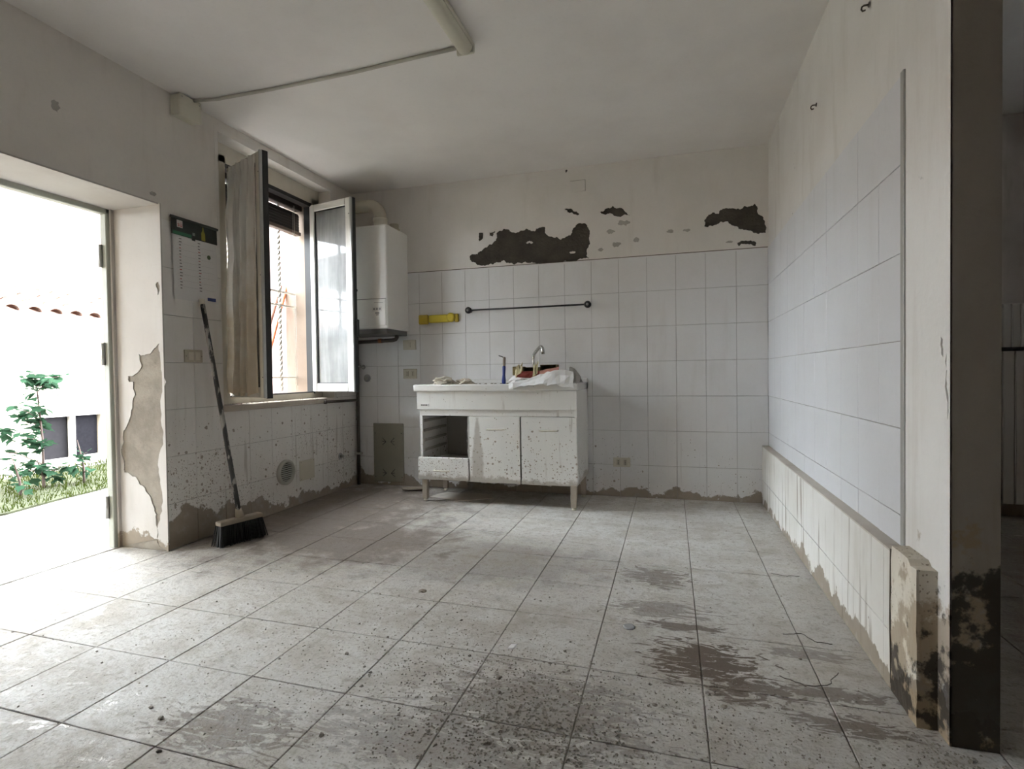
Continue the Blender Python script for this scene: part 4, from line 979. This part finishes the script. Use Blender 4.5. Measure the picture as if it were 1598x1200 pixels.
# radiators in the dark room beyond
def radiator(x0, n, pitch, y0, y1, z0, z1, label):
    t = thing('radiator', (x0 + n * pitch / 2, y1, z0), label, 'radiator')
    for i in range(n):
        x = x0 + i * pitch
        b = B().box(x + .002, x + pitch - .002, y0, y0 + .012, z0, z1, .003).box(x + pitch / 2 - .006, x + pitch / 2 + .006, y0 + .01, y1 - .01, z0 + .01, z1 - .01).box(x + .004, x + pitch - .004, y1 - .02, y1 - .008, z0, z1, .003)
        mk('section', b, M_rad, t)
        mk('fin', B().tube([(x + .002, y0 - .002, z0 + .01), (x + .002, y0 - .002, z1 - .01)], .005, 6), M_rad, t)
    for z in (z0 + .05, z1 - .05): mk('manifold', B().tube([(x0, (y0 + y1) / 2, z), (x0 + n * pitch, (y0 + y1) / 2, z)], .016, 10), M_rad, t)
    return t
radiator(1.80, 12, .062, 3.86, 3.95, .10, 1.0, 'tall ribbed radiator standing in the dark room on the right')
radiator(1.815, 14, .046, 3.955, 3.992, .62, 1.285, 'paler ribbed radiator behind the tall one, showing above it')
tag(mk('dark_tray', B().box(1.82, 2.42, 3.85, 3.96, 1.003, 1.022, .003), M_hole), 'dark strip lying on top of the tall radiator', 'tray')

# ---- loose bits on the floor
def chip(c, r, seed, mat, name, label, cat, grp=None, flat=.3): return tag(lump(name, (c[0], c[1], 0), r, r * .8, r * flat, mat, seed, 2), label, cat, grp)
tag(mk('bottle_cap', B().disc((-.15, 1.943, 0), (0, 0, 1), [(0, .020), (.003, .021), (.006, .018), (.005, .012)], 20), M_grey), 'flat round grey cap lying on the floor tiles', 'cap')
tag(mk('paper_scrap', B().sheet(lambda u, v: Vector((-.525 + u * .022 + .004 * v, 1.69 + v * .03, .0016 + .003 * u * v)), 3, 3, True, .0006), M_paper), 'tiny white paper scrap on the silt in mid floor', 'paper scrap')
tag(mk('tile_shard', B().plate(ragged([(-2.02, 3.80), (-1.86, 3.83), (-1.84, 3.90), (-1.98, 3.91), (-2.06, 3.86)], 1, .08, 3), [], lambda a, b, d: (a, b, .022 + (a + 1.95) * .05 - d), .009), M_wood), 'broken tile shard by the cabinet foot near the metal panel', 'tile shard')
tag(mk('dust_mat', B().plate(ragged([(-1.72, 3.66), (-1.45, 3.60), (-1.25, 3.72), (-1.35, 3.86), (-1.66, 3.84)], 2, .08, 9), [], lambda a, b, d: (a, b, .006 - d), .005), M_ledgetop), 'pale flat scrap lying in the shadow under the cabinet', 'scrap')
chip((-1.005, 2.05), .018, 2.2, M_wood, 'wood_chip', 'small brown wood chip on the floor in front of the cabinet', 'chip')
for i, (x, y) in enumerate([(-1.02, 1.52), (-.72, 1.47), (-.5, 1.52), (-.28, 1.34), (-1.38, 1.13), (-1.31, 1.10), (-1.84, 1.32), (-1.75, 1.27), (-1.2, 1.0), (.13, 1.54), (-.05, 1.5), (.38, 1.86), (-.42, 1.36), (-.60, 1.24), (-.25, 1.22)]):
    chip((x, y), random.uniform(.004, .008), i + 1.4, M_crumb, 'plaster_chip', 'small dark chip of plaster on the dusty floor tiles', 'chip', 'chips scattered on the floor', .6)
for i, pts in enumerate([[(.36, 2.02), (.42, 2.04), (.45, 1.99), (.50, 1.985)], [(.30, 1.74), (.36, 1.70), (.42, 1.72), (.47, 1.80)], [(.42, 2.62), (.47, 2.60), (.53, 2.61)]]):
    tag(mk('dry_twig', B().tube([(Vector(pts[k // 5]).lerp(Vector(pts[min(k // 5 + 1, len(pts) - 1)]), (k % 5) / 5) + Vector((noise.noise(Vector((k * .6, i, 2))), noise.noise(Vector((k * .6, i, 8))))) * .008).to_3d() + Vector((0, 0, .003)) for k in range(5 * len(pts) - 4)], .0013, 5), M_pipe), ['thin dry twig on the floor tiles midway along the ledge', 'longer curved twig on the floor near the dark stain', 'short dark twig at the far foot of the ledge'][i], 'twig')
# crumbs of dried silt, uncountable
V, Fc = [], []
rng = random.Random(11)
def crumb(x, y, r):
    k = len(V); a = rng.uniform(0, 6.28)
    for t in range(4): V.append((x + r * math.cos(a + t * 1.57) * rng.uniform(.6, 1.3), y + r * math.sin(a + t * 1.57) * rng.uniform(.6, 1.3), 0.0))
    for t in range(4): V.append((x + r * .6 * math.cos(a + .4 + t * 1.57), y + r * .6 * math.sin(a + .4 + t * 1.57), r * rng.uniform(.4, .9)))
    Fc.extend([(k + t, k + (t + 1) % 4, k + 4 + (t + 1) % 4, k + 4 + t) for t in range(4)] + [(k + 4, k + 5, k + 6, k + 7)])
for (cx_, cy_, sx, sy, n, r) in [(-.38, 1.40, .11, .10, 520, .0042), (-.52, 1.24, .16, .07, 460, .0040), (-.27, 1.29, .10, .07, 260, .0042), (-.45, 1.56, .20, .12, 320, .0032), (-.80, 1.50, .25, .22, 420, .0030), (0, 1.42, .25, .14, 380, .0034), (.30, 1.40, .2, .1, 200, .0034), (-.9, 1.9, .3, .25, 260, .003), (-1.2, 1.35, .45, .35, 260, .0028), (-.4, 1.9, .8, .6, 260, .0028), (.60, 1.47, .06, .06, 160, .004), (.7, 1.42, .12, .05, 120, .004)]:
    for i in range(n): crumb(rng.gauss(cx_, sx), rng.gauss(cy_, sy), r * rng.uniform(.3, 1.1) * (2.0 if rng.random() < .05 else 1))
for i in range(2600): crumb(rng.gauss(-.35, .5), rng.gauss(1.38, .22), .0019 * rng.uniform(.5, 1.4))
for i in range(220): crumb(rng.uniform(-2.5, .5), rng.uniform(1.2, 3.9), .003 * rng.uniform(.5, 1.5))
me = bpy.data.meshes.new('silt_crumbs'); me.from_pydata(V, [], Fc); me.materials.append(M_crumb)
o = link('silt_crumbs', me, (0, 0, 0), None); tag(o, 'scattered grey crumbs of dried silt across the floor tiles', 'debris', None, 'stuff')
# crumbs on the window sill
V, Fc = [], []
for i in range(160): crumb(rng.uniform(XL - .08, XL + .015), rng.uniform(2.62, 3.5), .004 * rng.uniform(.4, 1.6))
me = bpy.data.meshes.new('sill_crumbs'); me.from_pydata([(x, y, z + WZ0) for x, y, z in V], [], Fc); me.materials.append(M_rubble)
o = link('sill_crumbs', me, (0, 0, 0), None); tag(o, 'pale plaster crumbs lying along the window sill', 'debris', None, 'stuff')

# ================================================================ OUTSIDE
GZ = -.06
g = mk('ground', B().box(-40, WOUT, -30, 40, GZ - .2, GZ), M_road); struct(g, 'pale gravel lane outside the doorway', 'ground')
vs = [(-4.66, -4), (-4.62, 1.2), (-4.60, 2.7), (-4.85, 3.67), (-4.7, 5), (-4.6, 9), (-6.5, 9), (-6.5, -4)]
so = mk('verge', B().plate(ragged(vs, 2, .04, 21), [], lambda a, b, d: (a, b, GZ + .015 - d), .03), M_soil); struct(so, 'mossy green verge along the foot of the shed', 'verge')
V, Fc = [], []
for i in range(9000):
    y = rng.uniform(1.6, 6.2); x = rng.uniform(-6.4, -4.62 - .12 * max(0, min(1, y - 2.7))); h = rng.uniform(.015, .05) * (1.7 if rng.random() < .08 else 1); a = rng.uniform(0, 6.28); w = .004
    k = len(V); dx, dy = math.cos(a) * w, math.sin(a) * w; lx, ly = rng.uniform(-.02, .02), rng.uniform(-.02, .02); z = GZ + .012
    V += [(x - dx, y - dy, z), (x + dx, y + dy, z), (x + lx * .5 + dx * .7, y + ly * .5 + dy * .7, z + h * .6), (x + lx, y + ly, z + h)]; Fc += [(k, k + 1, k + 2), (k, k + 2, k + 3)]
me = bpy.data.meshes.new('grass'); me.from_pydata(V, [], Fc); me.materials.append(M_grass)
tag(link('verge_grass', me, (0, 0, 0), None), 'short yellow-green grass on the verge outside', 'grass', None, 'stuff')

# sapling and weeds
def leaf_mesh(s):
    v = [(0, 0, 0), (.35 * s, .25 * s, .03 * s), (.42 * s, .55 * s, .02 * s), (.18 * s, .62 * s, 0), (0, 1.0 * s, -.12 * s), (-.18 * s, .62 * s, 0), (-.42 * s, .55 * s, .02 * s), (-.35 * s, .25 * s, .03 * s), (0, .5 * s, -.04 * s)]
    me = bpy.data.meshes.new('leaf'); me.from_pydata(v, [], [(8, i, i + 1) for i in range(0, 7)] + [(8, 7, 0)]); me.materials.append(M_leaf); return me
LM = [leaf_mesh(.11), leaf_mesh(.08), leaf_mesh(.052)]
def plant(name, x, y, h, n, spread, label, sizes, seed):
    r = random.Random(seed); t = thing(name, (x, y, GZ), label, 'plant')
    mk('stem', B().tube([(x, y, GZ - .01), (x + .01, y - .008, GZ + h * .4), (x + .01, y - .035, GZ + h * .75), (x, y - .05, GZ + h)], [.011, .009, .006, .002], 7), M_stem, t)
    for k in range(max(3, n // 12)):
        z = GZ + h * r.uniform(.08, .85); a = r.uniform(0, 6.28); L = spread * r.uniform(.5, 1.05) * (1.1 - .6 * (z - GZ) / h)
        pts = [(x + .01, y - .04 * (z - GZ) / h, z), (x + L * .5 * math.cos(a), y + L * .5 * math.sin(a), z + L * .35), (x + L * math.cos(a), y + L * math.sin(a), z + L * .45)]
        mk('branch', B().tube(pts, [.005, .004, .0015], 5), M_stem, t)
        for q in range(n // max(3, n // 12)):
            f = r.uniform(.3, 1.05); px = x + L * f * math.cos(a) + r.uniform(-.04, .04); py = y + L * f * math.sin(a) + r.uniform(-.04, .04)
            o = link('leaf', LM[sizes[r.randrange(len(sizes))]], (px, py, z + L * .45 * f + r.uniform(-.05, .05)), t)
            o.rotation_euler = (r.uniform(-.9, .5), r.uniform(-.6, .6), r.uniform(0, 6.28))
    for k in range(int(n * .35)):
        f = r.uniform(.3, 1.0); o = link('leaf', LM[sizes[-1] if f > .8 else sizes[0]], (x + r.uniform(-.05, .05), y - .05 * f + r.uniform(-.05, .05), GZ + h * f), t)
        o.rotation_euler = (r.uniform(-.9, .5), r.uniform(-.6, .6), r.uniform(0, 6.28))
plant('sapling', -5.39, 3.45, 1.10, 150, .34, 'young leafy sapling growing against the shed outside the door', (0, 0, 1, 2), 5)
plant('weed', -5.20, 3.66, .42, 20, .14, 'low weed at the right foot of the sapling', (1, 2), 8)
plant('weed', -5.15, 3.12, .34, 22, .14, 'low weed at the left edge of the doorway view', (1, 2), 9)
plant('weed', -5.45, 4.20, .22, 16, .12, 'small weed under the shed window near the door jamb', (2, 2), 10)
plant('weed', -5.32, 3.40, .30, 30, .20, 'bushy weed wrapped round the foot of the sapling', (0, 1), 12)

# shed across the lane
sh = thing('shed', (-7.5, 4.0, GZ), 'low cream shed with terracotta roof across the lane', 'building')
mk('wall', B().box(-9.2, -6.52, .5, 4.16, GZ, 1.60).box(-9.2, -6.52, 4.80, 6.1, GZ, 1.60).box(-9.2, -6.52, 4.16, 4.80, GZ, .02).box(-9.2, -6.52, 4.16, 4.80, .52, 1.60).box(-9.2, -6.62, 4.16, 4.8, .02, .52), M_shed, sh)
wd_ = mk('window_frame', B().box(-6.56, -6.505, 4.16, 4.80, .50, .53).box(-6.56, -6.505, 4.16, 4.80, .01, .035).box(-6.56, -6.50, 4.455, 4.50, .02, .52), M_shedframe, sh)
mk('pane', B().box(-6.585, -6.575, 4.17, 4.46, .03, .51), plain('dusty_pane', (.026, .024, .026), .9, var=.4, sc=20, spec=.05), wd_); mk('pane', B().box(-6.585, -6.575, 4.495, 4.79, .03, .51), M_pane, wd_)
mk('plinth', B().box(-6.53, -6.49, .5, 6.1, GZ, .0), M_shed, sh)
mk('gutter', B().tube([(-6.40, .4, 1.585), (-6.40, 6.15, 1.565)], .055, 12), M_gutter, sh)
mk('roof_deck', B().poly([(-6.40, .4, 1.60), (-6.40, 6.15, 1.60), (-8.2, 6.15, 2.13), (-8.2, .4, 2.13)]).poly([(-9.3, .4, 1.7), (-9.3, 6.15, 1.7), (-8.2, 6.15, 2.13), (-8.2, .4, 2.13)]), M_terracotta, sh)
tm = bmesh.new(); nn_ = 8; rg = []
for e in range(2):
    for lay_ in (0, .014):
        rr = (.085 if e == 0 else .065) - lay_
        rg.append([tm.verts.new((-.46 * e, rr * math.cos(math.pi * k / nn_), rr * .8 * math.sin(math.pi * k / nn_))) for k in range(nn_ + 1)])
for k in range(nn_):
    tm.faces.new((rg[0][k], rg[0][k + 1], rg[2][k + 1], rg[2][k])); tm.faces.new((rg[1][k], rg[1][k + 1], rg[3][k + 1], rg[3][k])); tm.faces.new((rg[0][k], rg[0][k + 1], rg[1][k + 1], rg[1][k]))
bmesh.ops.recalc_face_normals(tm, faces=tm.faces[:])
tme = bpy.data.meshes.new('roof_tile'); tm.to_mesh(tme); tm.free(); tme.materials.append(M_terracotta)
for c in range(17):
    for r in range(4):
        o = link('roof_tile', tme, (-6.37 - r * .42, 2.6 + c * .205, 1.61 + r * .124 + .01), sh); o.rotation_euler = (0, math.radians(16.4), random.uniform(-.03, .03))
ridge = B().tube([(-8.2, .4, 2.14), (-8.2, 6.15, 2.14)], .07, 10); mk('ridge_cap', ridge, M_terracotta, sh)
ho = thing('white_house', (-13, 6, GZ), 'tall white rendered house rising behind the shed', 'building')
mk('wall', B().box(-18, -12.0, 6.6, 13, GZ, 6.0), M_house, ho)
mk('shutter', B().box(-12.03, -11.98, 7.02, 7.14, 3.02, 3.32, .01), M_bluepaint, ho)
bc = mk('sky_shade_slab', B().box(-5.9, WOUT, .2, 2.28, 2.16, 2.32), M_house); struct(bc, 'unseen slab added over the doorway to cut sky light', 'sky_shade_slab')  # unseen slab, added to keep high sky light off doorway floor and reveal
pw = mk('wall_sky_block', B().box(-4.9, WOUT, .20, .38, GZ, 2.16), M_shed); struct(pw, 'unseen wall added outside the doorway to block sky light', 'wall')  # added out of view to screen the door reveal from low sky
fw = mk('wall_outer', B().box(WOUT - .005, WOUT, -2, 4.4, ZC + .1, 5.5), M_house); struct(fw, 'upper storey wall of the house outside', 'wall')
ph = thing('pink_house', (-6, 10, GZ), 'pink rendered house seen through the barred window', 'building')
mk('wall', B().box(-11, -5.6, 6.4, 14, GZ, 5.5), M_pinkhouse, ph)
mk('roof', B().box(-11.2, -5.2, 6.2, 14.2, 5.5, 5.7), M_terracotta, ph)
